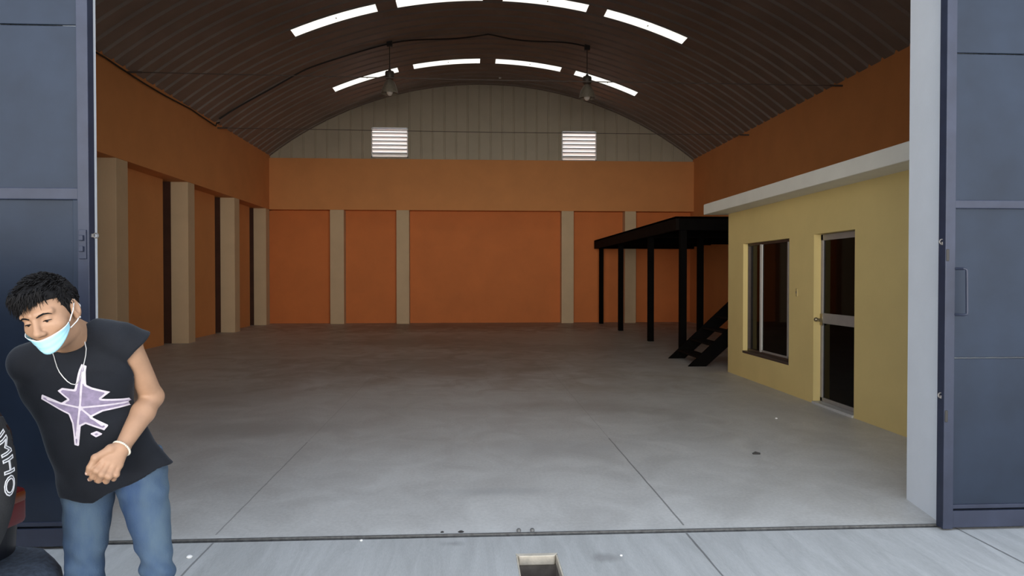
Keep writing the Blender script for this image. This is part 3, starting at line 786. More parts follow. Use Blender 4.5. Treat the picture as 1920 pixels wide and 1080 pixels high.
def body_sdf(P):
    d = head_sdf(P)
    d = smin(d, capsule(P, NECKT, J['nb'], .052, .060), .025)
    d = smin(d, capsule(P, J['nb'], J['lsh'], .042, .040), .02); d = smin(d, capsule(P, J['nb'], J['rsh'], .042, .040), .02)
    d = smin(d, capsule(P, J['chest'], J['waist'], .075, .07), .04); d = smin(d, capsule(P, J['waist'], J['pel'], .07, .075), .04)
    d = smin(d, capsule(P, J['lsh'] - np.array((0, 0, .006)), J['lel'], .041, .036), .02)
    d = smin(d, ellipsoid(P, J['lel'], (.036, .037, .038)), .012)
    m = np.array(J['lel']) * .68 + np.array(J['lwr']) * .32
    d = smin(d, capsule(P, J['lel'], m, .035, .0385), .012); d = smin(d, capsule(P, m, J['lwr'], .0385, .0235), .012)
    d = smin(d, hand_sdf(P), .012)
    d = smin(d, capsule(P, J['rsh'], J['rel'], .049, .037), .03); m = np.array(J['rel']) * .68 + np.array(J['rwr']) * .32
    d = smin(d, capsule(P, J['rel'], m, .035, .037), .012); d = smin(d, capsule(P, m, J['rwr'], .037, .024), .012)
    r_ = np.array(J['rwr'])
    for k, off in enumerate(((-.004, -.03), (-.001, -.010), (.0, .010), (.001, .028))):
        a = r_ + np.array((.004, off[1], -.075)); b = a + np.array((.012, off[1] * .1, -.040)); c_ = b + np.array((.022, 0, -.026))
        d = smin(d, capsule(P, r_, a, .020, .0125), .008)
        d = smin(d, smin(capsule(P, a, b, .0112, .0098), capsule(P, b, c_, .0095, .0078), .004), .004)
    d = smin(d, capsule(P, r_, r_ + np.array((.03, -.03, -.055)), .018, .013), .008); d = smin(d, capsule(P, r_ + np.array((.03, -.03, -.055)), r_ + np.array((.045, -.035, -.1)), .0115, .009), .005)
    for s_ in ('l', 'r'):
        d = smin(d, capsule(P, J[s_ + 'hip'], J[s_ + 'kn'], .066, .042), .03); d = smin(d, capsule(P, J[s_ + 'kn'], J[s_ + 'an'], .042, .034), .02)
        a = np.array(J[s_ + 'an']); d = smin(d, capsule(P, a + (0, .02, -.04), a + (0, -.12, -.055), .034, .024), .02)
    return d

blocks = []
def block(lo, hi, h): blocks.append((surface_nets(body_sdf, lo, hi, h)))
hl = HC - .19; hh = HC + .19
zc = 1.27
block((hl[0] - .02, hl[1], zc), (hh[0] + .05, hh[1] + .05, hh[2]), .0026)                     # head and neck
block((-1.25, 2.26, .82), (-1.04, 2.64, 1.32), .0026)                                        # left forearm and hand
block((-1.60, 2.20, -.02), (-.90, 2.85, 1.285), .008)                                          # everything under the clothes
Vb, Fb = blocks[2]
# keep the coarse body only where the fine blocks do not stand
def armside(c): return (c[:, 0] > -1.246) & (c[:, 0] < -1.044) & (c[:, 1] > 2.264) & (c[:, 1] < 2.636) & (c[:, 2] > .824) & (c[:, 2] < 1.292) & armdist(c)
def armdist(c):
    P_ = [c[:, 0], c[:, 1], c[:, 2]]
    a_ = np.minimum.reduce([capsule(P_, J['lsh'], J['lel'], .055, .05), capsule(P_, J['lel'], J['lwr'], .05, .04), hand_sdf(P_) - .012])
    t_ = np.minimum(capsule(P_, J['chest'], J['waist'], .085, .085), capsule(P_, J['waist'], J['pel'], .085, .085))
    return a_ < t_
cen = Vb[Fb].mean(1); Fb = Fb[~armside(cen)]
Vh, Fh = blocks[1]; ch = Vh[Fh].mean(1); Fh = Fh[armside(ch)]
V, F = join_np([(smooth_np(*blocks[0], 1), blocks[0][1]), (smooth_np(Vh, blocks[1][1], 1), Fh), (smooth_np(Vb, blocks[2][1], 2), Fb)])
PERSON = link('person', mesh_np('person', V, F), M['skin'], None, True)
tag(PERSON, 'man in a sleeveless black shirt and jeans, blue mask on his chin', 'person')
head_bvh = BVHTree.FromPolygons(Vector(v) if False else tuple(v) for v in []) if False else None
hv, hf = blocks[0]
head_bvh = BVHTree.FromPolygons([tuple(v) for v in hv], [tuple(int(i) for i in f) for f in hf])

# shirt
def fold(P, s=1.0):
    x, y, z = P
    a = np.sin(x * 34 + z * 21 + 2.2 * np.sin(z * 9 + x * 5)) * .5 + np.sin(x * 61 - z * 27 + 1.7 * np.sin(y * 14 + z * 12)) * .3 + np.sin(z * 48 + x * 19 + 2 * np.sin(x * 11)) * .25
    return a * .0045 * s
def squash(P, y0, k): return [P[0], y0 + (P[1] - y0) / k, P[2]]
def sleeve(P, sh, a, b, r1, r2, cutd):
    o = np.array(J[sh]); u = np.array(J['lel' if sh == 'lsh' else 'rel']) - o; u = u / np.linalg.norm(u) + np.array((.75 if sh == 'lsh' else -.75, 0, 0)); u /= np.linalg.norm(u)
    t = (P[0] - o[0]) * u[0] + (P[1] - o[1]) * u[1] + (P[2] - o[2]) * u[2]
    return smax(capsule(P, a, b, r1, r2), t - cutd, .006)
def shirt_outer(P):
    # sheared so that the trunk leans back from chest to hips
    lean = 2.475 + (1.13 - np.clip(P[2], .66, 1.20)) * .34
    q = [P[0], (P[1] - lean) / (.66 + .30 * np.clip(1.0 - P[2], 0, .3)), P[2]]
    d = capsule(q, (-1.375, 0, 1.155), (-1.235, 0, 1.185), .115, .118)
    d = smin(d, capsule(q, (-1.315, 0, 1.10), (-1.275, 0, .93), .155, .155), .06)
    d = smin(d, capsule(q, (-1.275, 0, .93), (-1.272, 0, .66), .155, .168), .05)
    d = smin(d, capsule(q, (-1.185, .02, .93), (-1.108, .01, .78), .045, .100), .07)     # loose flare on his left side
    d = smin(d, capsule(P, (-1.275, 2.445, 1.316), (-1.150, 2.440, 1.304), .055, .050), .04)
    d = smin(d, capsule(P, (-1.330, 2.440, 1.290), (-1.430, 2.420, 1.228), .055, .050), .04)
    d = smin(d, sleeve(P, 'lsh', (-1.150, 2.440, 1.285), (-1.092, 2.462, 1.258), .056, .062, .034), .02)
    d = smin(d, sleeve(P, 'rsh', (-1.43, 2.42, 1.222), (-1.458, 2.54, 1.165), .066, .068, .16), .02)
    return d + fold(P)
def shirt_sdf(P):
    d0 = shirt_outer(P); d = d0
    x, y, z = P
    d = smax(d, -capsule(P, (-1.305, 2.435, 1.305), (-1.325, 2.32, 1.36), .060, .085), .006)      # neck
    d = smax(d, -capsule(P, (-1.300, 2.445, 1.315), (-1.30, 2.44, 1.45), .060, .075), .006)
    for sh, el in (('lsh', 'lel'), ('rsh', 'rel')):
        a = np.array(J[sh]); u = np.array(J[el]) - a; u /= np.linalg.norm(u)
        um = u + np.array((.75, 0, 0)); um /= np.linalg.norm(um)
        if sh == 'lsh': d = smax(d, -capsule(P, a + um * .035 - (0, 0, .014), a + u * .34, .042, .047), .004)
        else: d = smax(d, -capsule(P, a + u * .16, a + u * .34, .0475, .052), .004)
    hem = z - (.738 + (.50 * np.clip(x + 1.27, 0, .19) + .25 * np.maximum(0, x + 1.08)) + .004 * np.sin(x * 40))
    d = smax(d, -hem, .006)
    return np.maximum(d, -np.maximum(d0 + .010, z - .92))
Vs, Fs = surface_nets(shirt_sdf, (-1.62, 2.24, .66), (-.94, 2.86, 1.42), .0045)
def main_piece(V, F):
    adj = [[] for _ in range(len(V))]
    for q in F.tolist():
        for i in range(4): adj[q[i]].append(q[(i + 1) % 4]); adj[q[(i + 1) % 4]].append(q[i])
    lab = [-1] * len(V); best = (0, 0); n = 0
    for s0 in range(len(V)):
        if lab[s0] >= 0: continue
        st_ = [s0]; lab[s0] = n; c = 0
        while st_:
            v = st_.pop(); c += 1
            for u_ in adj[v]:
                if lab[u_] < 0: lab[u_] = n; st_.append(u_)
        best = max(best, (c, n)); n += 1
    keep = np.array(lab) == best[1]; new = np.cumsum(keep) - 1
    return V[keep], new[F[keep[F[:, 0]]]]
Vs, Fs = main_piece(Vs, Fs)
Vs = smooth_np(Vs, Fs, 2)
SHIRT = link('shirt', mesh_np('shirt', Vs, Fs), M['shirt'], PERSON, True); SHIRT['label'] = 'sleeveless washed black shirt with a pale print'
shirt_bvh = BVHTree.FromPolygons([tuple(v) for v in Vs], [tuple(int(i) for i in f) for f in Fs])

# abstract pale print on the chest: splashed angular rays, white edge and purple-grey fill
def inpoly(px, pz, poly):
    c = np.zeros(px.shape, bool); n = len(poly)
    for i in range(n):
        (x1, z1), (x2, z2) = poly[i], poly[(i + 1) % n]
        m = ((z1 > pz) != (z2 > pz)) & (px < (x2 - x1) * (pz - z1) / (z2 - z1 + 1e-12) + x1); c ^= m
    return c
def polydist(px, pz, poly):
    d = np.full(px.shape, 1e9)
    for i in range(len(poly)):
        a, b = np.array(poly[i]), np.array(poly[(i + 1) % len(poly)]); ba = b - a
        t = np.clip(((px - a[0]) * ba[0] + (pz - a[1]) * ba[1]) / (ba @ ba + 1e-12), 0, 1)
        d = np.minimum(d, np.hypot(px - a[0] - t * ba[0], pz - a[1] - t * ba[1]))
    return np.where(inpoly(px, pz, poly), -d, d)
def onto_shirt(x, z, off, y0=2.0):
    # cast along the viewing side of the cloth
    h = shirt_bvh.ray_cast(Vector((x, y0, z)), Vector((0, 1, 0)))
    if h[0] is None: return None
    return h[0] + h[1] * off if h[1].y < 0 else h[0] - h[1] * off
PU, PV = PRINT_O
def patch(polys, off, fn, name, m, step=.003):
    allp = np.array([p for q in polys for p in q]); lo, hi = allp.min(0) - .006, allp.max(0) + .006
    xs, zs = np.arange(lo[0], hi[0], step), np.arange(lo[1], hi[1], step)
    X, Z = np.meshgrid(xs, zs, indexing='ij')
    D = fn(X, Z)
    # snap border cells with marching squares
    bm = bmesh.new(); cache = {}
    def vert(x, z):
        k = (round(x * 1e5), round(z * 1e5))
        if k not in cache:
            p = onto_shirt(PU + x, PV + z, off); cache[k] = bm.verts.new(p) if p is not None else None
        return cache[k]
    for i in range(len(xs) - 1):
        for j in range(len(zs) - 1):
            c = [(i, j), (i + 1, j), (i + 1, j + 1), (i, j + 1)]; v = [D[a] for a in c]
            if min(v) > 0: continue
            pts = []
            for k in range(4):
                a, b = c[k], c[(k + 1) % 4]; va, vb = v[k], v[(k + 1) % 4]
                pa = (xs[a[0]], zs[a[1]]); pb = (xs[b[0]], zs[b[1]])
                if va <= 0: pts.append(pa)
                if (va <= 0) != (vb <= 0):
                    t = va / (va - vb); pts.append((pa[0] + t * (pb[0] - pa[0]), pa[1] + t * (pb[1] - pa[1])))
            vs = []
            for p in pts:
                q = vert(*p)
                if q is not None and q not in vs: vs.append(q)
            if len(vs) >= 3:
                try: bm.faces.new(vs)
                except ValueError: pass
    me = bpy.data.meshes.new(name); bm.normal_update(); bm.to_mesh(me); bm.free()
    return link(name, me, m, SHIRT, True)
# outline in metres around the middle of the chest (x, z)
SPL = [[(.018, .146), (.034, .140), (.030, .080), (.044, .070), (.088, .052), (.062, .030), (.150, .018), (.156, .002), (.060, -.014), (.030, -.030), (.072, -.062), (.060, -.078), (.012, -.052), (-.004, -.060), (-.018, -.128), (-.032, -.124), (-.030, -.050), (-.036, -.018), (-.116, .034), (-.110, .050), (-.050, .022), (-.030, .034), (-.056, .062), (-.040, .072), (-.004, .066), (.004, .090)]]
BLOB = [[(.020, -.086), (.040, -.078), (.056, -.090), (.036, -.100)]]
polys = SPL + BLOB
def f_out(X, Z): return np.minimum.reduce([polydist(X, Z, p) for p in polys])
def f_in(X, Z):
    d = f_out(X, Z) + .0062
    cut = np.minimum.reduce([np.abs(polydist(X, Z, [(a_[0], a_[1]), (b_[0], b_[1]), (a_[0] * .5 + b_[0] * .5 + .0004, a_[1] * .5 + b_[1] * .5)])) - .0030
                             for a_, b_ in (((0, .004), (.026, .120)), ((0, .004), (.130, .010)), ((0, .004), (-.022, -.100)), ((0, .004), (-.094, .034)), ((0, .004), (.055, -.060)))])
    return np.maximum(d, -cut)
patch(polys, .0020, f_out, 'shirt_print', M['print_w'], .0035)['label'] = 'white splashed edge of the abstract print'
patch(polys, .0032, f_in, 'shirt_print', M['print_p'], .0035)['label'] = 'purple-grey fill of the abstract print'

# jeans
def jean_fold(P):
    x, y, z = P
    k = np.exp(-((z - .50) / .09) ** 2) + .7 * np.exp(-((z - .76) / .08) ** 2) + .8 * np.exp(-((z - .14) / .09) ** 2)
    return (np.sin(z * 95 + x * 40 + 2 * np.sin(x * 25 + y * 18)) * .0035 + np.sin(z * 60 - x * 55 + 1.5 * np.sin(y * 30)) * .0025) * k + .0012 * np.sin(x * 90 + z * 30)
KNR = dict(l=.047, r=.055)
def jeans_sdf(P):
    q = [P[0], 2.6 + (P[1] - 2.6) / .74, P[2]]
    d = capsule(q, (-1.315, 2.6, .86), (-1.195, 2.6, .865), .105, .105)
    for s_, kx in (('l', 1), ('r', 1)):
        h_, k_, a_ = (np.array(J[s_ + t]) for t in ('hip', 'kn', 'an'))
        leg = capsule(P, h_, k_, .090, KNR[s_]); leg = smin(leg, capsule(P, k_, a_, KNR[s_], .056), .03)
        d = smin(d, leg, .022)
    d = d + jean_fold(P)
    z = P[2]
    cut = np.minimum.reduce([capsule(P, np.array(J[s_ + 'an']) + (0, 0, -.08), np.array(J[s_ + 'an']) + (0, 0, .06), .05, .048) for s_ in 'lr'])
    d = np.maximum(d, .05 - z); d = np.maximum(d, -cut); d = np.maximum(d, z - .90)
    return d
Vj, Fj = surface_nets(jeans_sdf, (-1.54, 2.36, .03), (-.96, 2.80, .96), .005)
JEANS = link('jeans', mesh_np('jeans', smooth_np(Vj, Fj, 2), Fj), M['jeans'], PERSON, True); JEANS['label'] = 'faded blue denim jeans'
for s_ in 'lr':
    a = np.array(J[s_ + 'an'])
    def shoe(P, a=a):
        d = capsule(P, a + (0, .015, -.035), a + (0, -.15, -.050), .045, .034); d = smin(d, capsule(P, a + (0, .01, .02), a + (0, 0, -.03), .048, .05), .02)
        return np.maximum(d, .018 - P[2])
    Vq, Fq = surface_nets(shoe, a + (-.08, -.25, -.09), a + (.08, .10, .09), .005)
    SH = link('shoe', mesh_np('shoe', Vq, Fq), M['shoe'], PERSON, True)
    def sole(P, a=a): return np.maximum(np.maximum(capsule(P, a + (0, .018, -.06), a + (0, -.152, -.06), .050, .040), P[2] - .024), .001 - P[2])
    Vq, Fq = surface_nets(sole, a + (-.08, -.26, -.095), a + (.08, .11, -.04), .004)
    link('sole', mesh_np('sole', Vq, Fq), M['sole'], SH, True)

# hair: cap plus combed clumps
def hair_sdf(P):
    q = [c_ / HS for c_ in local(P, HR, HC)]; x, y, z = q
    d = ellipsoid(q, (0, .022, .036), (.0815, .1045, .0925))
    d = smin(d, ellipsoid(q, (-.008, -.052, .084), (.056, .040, .026)), .02)           # quiff over the forehead
    d = d + .004 * np.sin(x * 120 + 3 * np.sin(y * 40)) * np.sin(y * 70 + z * 60)
    hl_ = .068 - .35 * np.maximum(0, np.abs(x) - .035)                                  # hairline height at the front
    face = np.maximum(np.maximum(z - (.062 - .25 * np.maximum(0, np.abs(x) - .03)), y + .030), -1)
    d = np.maximum(d, -face)
    side = np.maximum(z - (.008 + .9 * np.maximum(0, -y - .0)), -(y - .005) - .05)
    side = np.maximum(z + .004, .0 * y + (y - .028))                                    # ear and jaw stay clear
    d = np.maximum(d, -side)
    d = np.maximum(d, -(z + .050))
    sb = np.maximum(np.maximum(np.abs(y + .004) - .010 - .15 * (z + .02), -(z + .022)), z - .03)
    sb = np.maximum(sb, ellipsoid(q, (0, .018, .02), (.0785, .100, .092)))
    return smin(d, sb, .004)
hl = HC - .20; hh = HC + .20
Vq, Fq = surface_nets(hair_sdf, hl, hh, .003)
hb = bmesh.new(); me = mesh_np('tmp', Vq, Fq); hb.from_mesh(me); bpy.data.meshes.remove(me)
r2 = random.Random(5)
def clump(p, dirs, r0, n=5):
    rings = []
    for i, (pt, rr) in enumerate(zip(dirs, [r0, r0 * .95, r0 * .75, r0 * .45, r0 * .08])):
        t = (Vector(dirs[min(i + 1, 4)]) - Vector(dirs[max(0, i - 1)])).normalized(); u = t.orthogonal().normalized(); w_ = t.cross(u)
        rings.append([hb.verts.new(Vector(pt) + (u * math.cos(a) + w_ * math.sin(a)) * rr) for a in (0, 1.26, 2.51, 3.77, 5.03)])
    for a, b in zip(rings, rings[1:]):
        for k in range(5): hb.faces.new((a[k], a[(k + 1) % 5], b[(k + 1) % 5], b[k]))
for i in range(1500):
    th = r2.uniform(-PI, PI); ze = r2.uniform(-.15, 1.0)
    n = Vector((math.cos(th) * math.sqrt(max(0, 1 - ze * ze)), math.sin(th) * math.sqrt(max(0, 1 - ze * ze)), ze))
    base = Vector((n.x * .077, .022 + n.y * .097, .036 + n.z * .088))
    if base.y < -.02 and base.z < .085: continue
    if base.z < .02 and base.y < .03: continue
    top = max(0, ze)
    flow = Vector((-.35 + r2.uniform(-.35, .35), -.75 * (1 if ze > .2 else .15), -.45 if ze < .5 else .12)) + n * (.18 + .30 * top)
    flow.normalize(); L_ = (.011 + .014 * top + (.012 if base.y < .0 else 0)) * r2.uniform(.6, 1.25)
    pts = []
    for k in range(5):
        t = k / 4
        q = base + flow * (L_ * t) + n * (.010 * math.sin(PI * t * .7) ) + Vector((0, -.3, -.8)) * (.010 * t * t * (1.4 if base.y < 0 else .5))
        pts.append(tuple(Hw(q)))
    clump(None, pts, r2.uniform(.0016, .0034))
for i in range(240):      # fringe falling over the forehead
    x = r2.uniform(-.062, .050)
    base = Vector((x, -.046 - .02 * (1 - abs(x) / .06), .090 + r2.uniform(-.020, .014)))
    tip = base + Vector((-.012 + r2.uniform(-.018, .012), -.038 + r2.uniform(-.008, .006) + abs(x) * .3, -.030 + r2.uniform(-.012, .018) - (.006 if x < -.02 else 0)))
    pts = [tuple(Hw(base.lerp(tip, t) + Vector((0, -.010, .010)) * math.sin(PI * t))) for t in (0, .25, .5, .75, 1)]
    clump(None, pts, r2.uniform(.0020, .0042))
me = bpy.data.meshes.new('hair'); hb.to_mesh(me); hb.free()
HAIR = link('hair', me, M['hair'], PERSON, True); HAIR['label'] = 'short messy black hair'

def face_hit(x, z, off):
    """point on the head surface seen from in front in head space"""
    o = Hw((x, -.30, z)); dr = HR @ np.array((0, 1, 0))
    h = head_bvh.ray_cast(Vector(o), Vector(dr))
    if h[0] is None: return None
    n = h[1] if h[1].dot(Vector(dr)) < 0 else -h[1]
    return h[0] + n * off
def face_ray(az, z, off):
    d = np.array((math.sin(az), -math.cos(az), 0)); o = Hw(np.array((0, .0, z)) + d * .3)
    h = head_bvh.ray_cast(Vector(o), Vector(HR @ -d))
    if h[0] is None: return None
    n = h[1]; dr = Vector(HR @ d)
    if n.dot(dr) < 0: n = -n
    return h[0] + (dr * .5 + n * .5).normalized() * off
# eyebrows, eyes
for s_ in (-1, 1):
    pts = [face_hit(s_ * x, z, .0015) for x, z in ((.012, .0165), (.022, .0205), (.034, .0225), (.045, .0195), (.052, .014))]
    MB().tube([p for p in pts if p], [.0018, .0028, .0028, .0022, .0008], 6).build('eyebrow', M['hair'], PERSON, True)
    ey = MB().ball(tuple(Hw((s_ * .032, -.0735, -.002))), .0112 * HS, sub=3).build('eye', M['eye'], PERSON, True)
    MB().ball(tuple(Hw((s_ * .031, -.0780, -.0045))), .0074 * HS, sub=3).build('iris', M['iris'], ey, True)
    pts = [face_hit(s_ * x, z, .0008) for x, z in ((.0195, -.0035), (.026, -.0020), (.032, -.0012), (.038, -.0020), (.0455, -.0045))]
    MB().tube([p for p in pts if p], [.0008, .0018, .0022, .0020, .0008], 6).build('eyelashes', M['iris'], PERSON, True)

# surgical mask pulled down on to the chin
bm = bmesh.new(); rows_ = []
NA, NZ = 37, 13
def sdf1(p): return float(head_sdf([np.array([c]) for c in p])[0])
def shell(az, z, off):
    """walk in towards the head until the cloth touches"""
    d = np.array((math.sin(az), -math.cos(az), 0)); t = .19
    while t > .03:
        p = Hw(np.array((0, -.01, z)) + d * t); s_ = sdf1(p)
        if s_ < off + .0006: break
        t -= max(.0008, (s_ - off) * .8)
    return Vector(p)
R_avg = []
for j in range(NZ):
    v = j / (NZ - 1); row = []
    for i in range(NA):
        u = -1 + 2 * i / (NA - 1); az = u * 1.2
        ztop = -.056 + .024 * abs(u) ** 1.7; zbot = -.118 + .062 * abs(u) ** 1.7
        row.append(shell(az, ztop + (zbot - ztop) * v, .006 + .0012 * math.sin(v * 6 * PI) * (1 - u * u)))
    R_avg.append(row)
for it in range(10):
    new = [r[:] for r in R_avg]
    for j in range(NZ):
        for i in range(NA):
            nb = [R_avg[a][b] for a, b in ((j - 1, i), (j + 1, i), (j, i - 1), (j, i + 1)) if 0 <= a < NZ and 0 <= b < NA]
            q = R_avg[j][i].lerp(sum(nb, Vector()) / len(nb), .45 if 0 < j < NZ - 1 and 0 < i < NA - 1 else .12)
            d_ = sdf1(q)
            if d_ < .0055:
                az = (-1 + 2 * i / (NA - 1)) * 1.2; q = q + Vector(HR @ np.array((math.sin(az), -math.cos(az), 0))) * (.0055 - d_)
            new[j][i] = q
    R_avg = new
for j in range(1, NZ - 1):       # pleats
    for i in range(NA):
        u = -1 + 2 * i / (NA - 1); az = u * 1.2
        R_avg[j][i] = R_avg[j][i] + Vector(HR @ np.array((math.sin(az), -math.cos(az), 0))) * (.0016 * (j % 4 == 2) * (1 - u * u))
vv = [[bm.verts.new(p + Vector(HR @ np.array((0, -.0035, 0)))) for p in r] for r in R_avg]
edge_faces = []
for j in range(NZ - 1):
    for i in range(NA - 1):
        f_ = bm.faces.new((vv[j][i], vv[j][i + 1], vv[j + 1][i + 1], vv[j + 1][i]))
        f_.material_index = 1 if j == 0 else 0
me = bpy.data.meshes.new('face_mask'); bm.to_mesh(me); bm.free()
MASK = link('face_mask', me, M['mask'], PERSON, True); me.materials.append(M['mask_w']); MASK['label'] = 'light blue surgical mask pulled down under the nose'
sd = MASK.modifiers.new('thick', 'SOLIDIFY'); sd.thickness = .0016; sd.offset = 1
for s_, i in ((-1, 0), (1, NA - 1)):
    top, bot = R_avg[0][i], R_avg[NZ - 1][i]
    e1 = Vector(Hw((s_ * .084, .022, .022))); e2 = Vector(Hw((s_ * .087, .034, -.006))); e3 = Vector(Hw((s_ * .080, .020, -.036)))
    MB().tube([top, top.lerp(e1, .5) + Vector((HR @ np.array((s_ * .004, 0, 0)))), e1, e2, e3, e3.lerp(bot, .5) + Vector(HR @ np.array((s_ * .006, 0, 0))), bot], .0016, 6).build('ear_loop', M['mask_w'], MASK, True)

# nails
for k, (a, b) in dict(th=(2, 3), ix=(2, 3)).items():
    p, q = Vector(FING[k][a]), Vector(FING[k][b]); t = (q - p).normalized()
    out = Vector((-.35, -1, .35 if k == 'th' else .0)); out = (out - t * out.dot(t)).normalized()
    rr = FR[k][b]; c = q - t * .001 + out * rr * .78
    Mx = Matrix.Translation(c) @ Matrix((t, t.cross(out), out)).transposed().to_4x4() @ Matrix.Diagonal((.0062, .0052, .0022, 1))
    b_ = bmesh.new(); bmesh.ops.create_icosphere(b_, subdivisions=2, radius=1); mb = MB(); mb._take(b_, Mx); mb.build('fingernail', M['nail'], PERSON, True)

# bead bracelet, neck chain, earring
wc = np.array(J['lwr']) * 1.0 + np.array(J['lel']) * .0; u = Vector(np.array(J['lel']) - np.array(J['lwr'])).normalized()
a1 = u.orthogonal().normalized(); a2 = u.cross(a1)
br = MB()
for k in range(30):
    an = 2 * PI * k / 30; p = Vector(wc) + (a1 * math.cos(an) + a2 * math.sin(an)) * .0285 - u * (.004 + .006 * math.sin(an))
    br.ball(p, .0038, sub=2)
br.build('bracelet', M['beads'], PERSON, True, label='cream bead bracelet')
def chain_pt(x, z):
    p = onto_shirt(x, z, .003)
    h = head_bvh.ray_cast(Vector((x, 2.0, z)), Vector((0, 1, 0)))
    if h[0] is not None and (p is None or h[0].y - .003 < p.y): p = h[0] + Vector((0, -.003, 0))
    return p
path = CHAIN
pts = [Vector(p) for p in CHAIN0] + [p for p in (chain_pt(x, z) for x, z in path) if p is not None]
for it in range(4): pts = [pts[0]] + [(pts[i - 1] + pts[i] * 2 + pts[i + 1]) / 4 for i in range(1, len(pts) - 1)] + [pts[-1]]
for i in range(3, len(pts)):
    h = shirt_bvh.find_nearest(pts[i])
    if h[0] is not None: pts[i] = h[0] + Vector((0, -.0032, 0))
MB().tube(pts, .0017, 6).build('neck_chain', M['silver'], PERSON, True, label='silver neck chain')
MB().ball(tuple(Hw((.0865, .004, -.040))), .0032).build('earring', M['silver'], PERSON, True)

# ------------------------------------------------------------------ car at the left edge (its tail end shows)
M['carpaint'] = mat('dark_blue_black_car_paint', (.006, .008, .014), .45, spec=.3, var=.1, coat=.1)
M['carplastic'] = mat('grey_black_bumper_plastic', (.048, .064, .092), .7, var=.45, vscale=60, bump=.3, bscale=300)
M['rubber'] = mat('tyre_rubber', (.014, .014, .015), .75, var=.25, vscale=20, bump=.2, bscale=120)
M['redlens'] = mat('red_tail_lens', (.13, .008, .010), .3, spec=.4)
M['amber'] = mat('amber_lens', (.16, .035, .008), .3)
M['carglass'] = glass('dark_car_glass', (.03, .035, .04), .02)
M['rim'] = mat('alloy_rim', (.42, .42, .44), .35, metal=.7)
M['letter'] = mat('white_raised_letters', (.62, .62, .64), .6)
AC = math.radians(CARA)       # rear faces +X local; local y runs across the car
car = empty('car', (CARP[0], CARP[1], 0), AC - PI / 2, 'dark car parked at the left edge, spare tyre with white letters on its tail', 'car')
# local frame: +x = rearwards, +y = towards the gate, z up; (0,0) = far rear corner of the body at ground
LC, WC = 3.9, 1.66
def body_section(x):
    pass
bm = bmesh.new()
prof = [(-.02, .36), (0, .62), (-.015, .95), (-.06, 1.05), (-.20, 1.58), (-.34, 1.66), (-1.9, 1.67), (-2.25, 1.60), (-2.85, 1.10), (-3.75, .98), (-3.9, .78), (-3.88, .36)]
n = len(prof); rings = []
for t, ins in ((0, .10), (.05, .02), (.5, 0), (.95, .02), (1, .10)):
    ring_ = []
    for (x, z) in prof:
        k = max(0, (z - 1.0)) * .16
        y = -WC * (1 - t) + (1 - 2 * t) * k
        xx = x - (ins * .6 if x > -.5 else (-ins * .6 if x < -3.5 else 0)); zz = z - (ins * .35 if z > 1 else 0)
        ring_.append(bm.verts.new((xx, y, zz)))
    rings.append(ring_)
for a, b in zip(rings, rings[1:]):
    for k in range(n): bm.faces.new((a[k], b[k], b[(k + 1) % n], a[(k + 1) % n]))
bm.faces.new(rings[0][::-1]); bm.faces.new(rings[-1])
bmesh.ops.recalc_face_normals(bm, faces=bm.faces)
me = bpy.data.meshes.new('body'); bm.to_mesh(me); bm.free()
o = link('body', me, M['carpaint'], car, True); bv = o.modifiers.new('b', 'BEVEL'); bv.width = .03; bv.segments = 3; bv.limit_method = 'ANGLE'; bv.angle_limit = .35
# windows
gl = MB(); gl.prism([(-.075, 1.09), (-.055, 1.09), (-.185, 1.53), (-.205, 1.53)], 'y', -WC + .22, -.22); gl.build('rear_window', M['carglass'], car)
for yy in (0, -WC):
    s_ = 1 if yy == 0 else -1
    for xa, xb in ((-.35, -.95), (-1.05, -1.75), (-1.83, -2.45)):
        gl = MB(); y0_ = yy - s_ * .020
        p0 = [(xa, 1.08), (xb, 1.08), (xb + .0, 1.55 if xb > -2 else 1.2), (xa, 1.55)]
        vs = [gl.bm.verts.new((x, yy - s_ * (max(0, z - 1.0) * .16) + s_ * .006, z)) for x, z in p0]; gl.bm.faces.new(vs)
        vs2 = [gl.bm.verts.new((x, yy - s_ * (max(0, z - 1.0) * .16) - s_ * .02, z)) for x, z in p0]; gl.bm.faces.new(vs2[::-1])
        for k in range(4): gl.bm.faces.new((vs[k], vs2[k], vs2[(k + 1) % 4], vs[(k + 1) % 4]))
        gl.build('side_window', M['carglass'], car)
# bumper, moulded round the corners
bp = MB(); sec = [(.03, .34), (.175, .36), (.205, .44), (.195, .485), (.15, .52), (.0, .525), (-.06, .525), (-.06, .34)]
pathb = []
for t in np.linspace(0, 1, 25):
    y = -WC - .0 + t * WC
    e_ = min(t, 1 - t) * WC
    rx = .12 * (1 - min(1, e_ / .16)) ** 2
    pathb.append((y + (.0), -rx))
rings = []
for (y, dx) in pathb: rings.append([bp.bm.verts.new((x + dx, y, z)) for x, z in sec])
for a, b in zip(rings, rings[1:]):
    for k in range(len(sec)): bp.bm.faces.new((a[k], b[k], b[(k + 1) % len(sec)], a[(k + 1) % len(sec)]))
bp.bm.faces.new(rings[0]); bp.bm.faces.new(rings[-1][::-1])
bp.build('bumper', M['carplastic'], car, True, label='grey-black textured bumper')
# tail lamps
for yc_ in (-.135, -WC + .135):
    tl = MB().box(-.04, .022, yc_ - .08, yc_ + .08, .635, .765, .02).build('tail_light', M['redlens'], car, True, label='red tail light')
    MB().box(-.03, .025, yc_ - .07, yc_ + .07, .715, .752, .008).build('indicator_lens', M['amber'], tl, True)
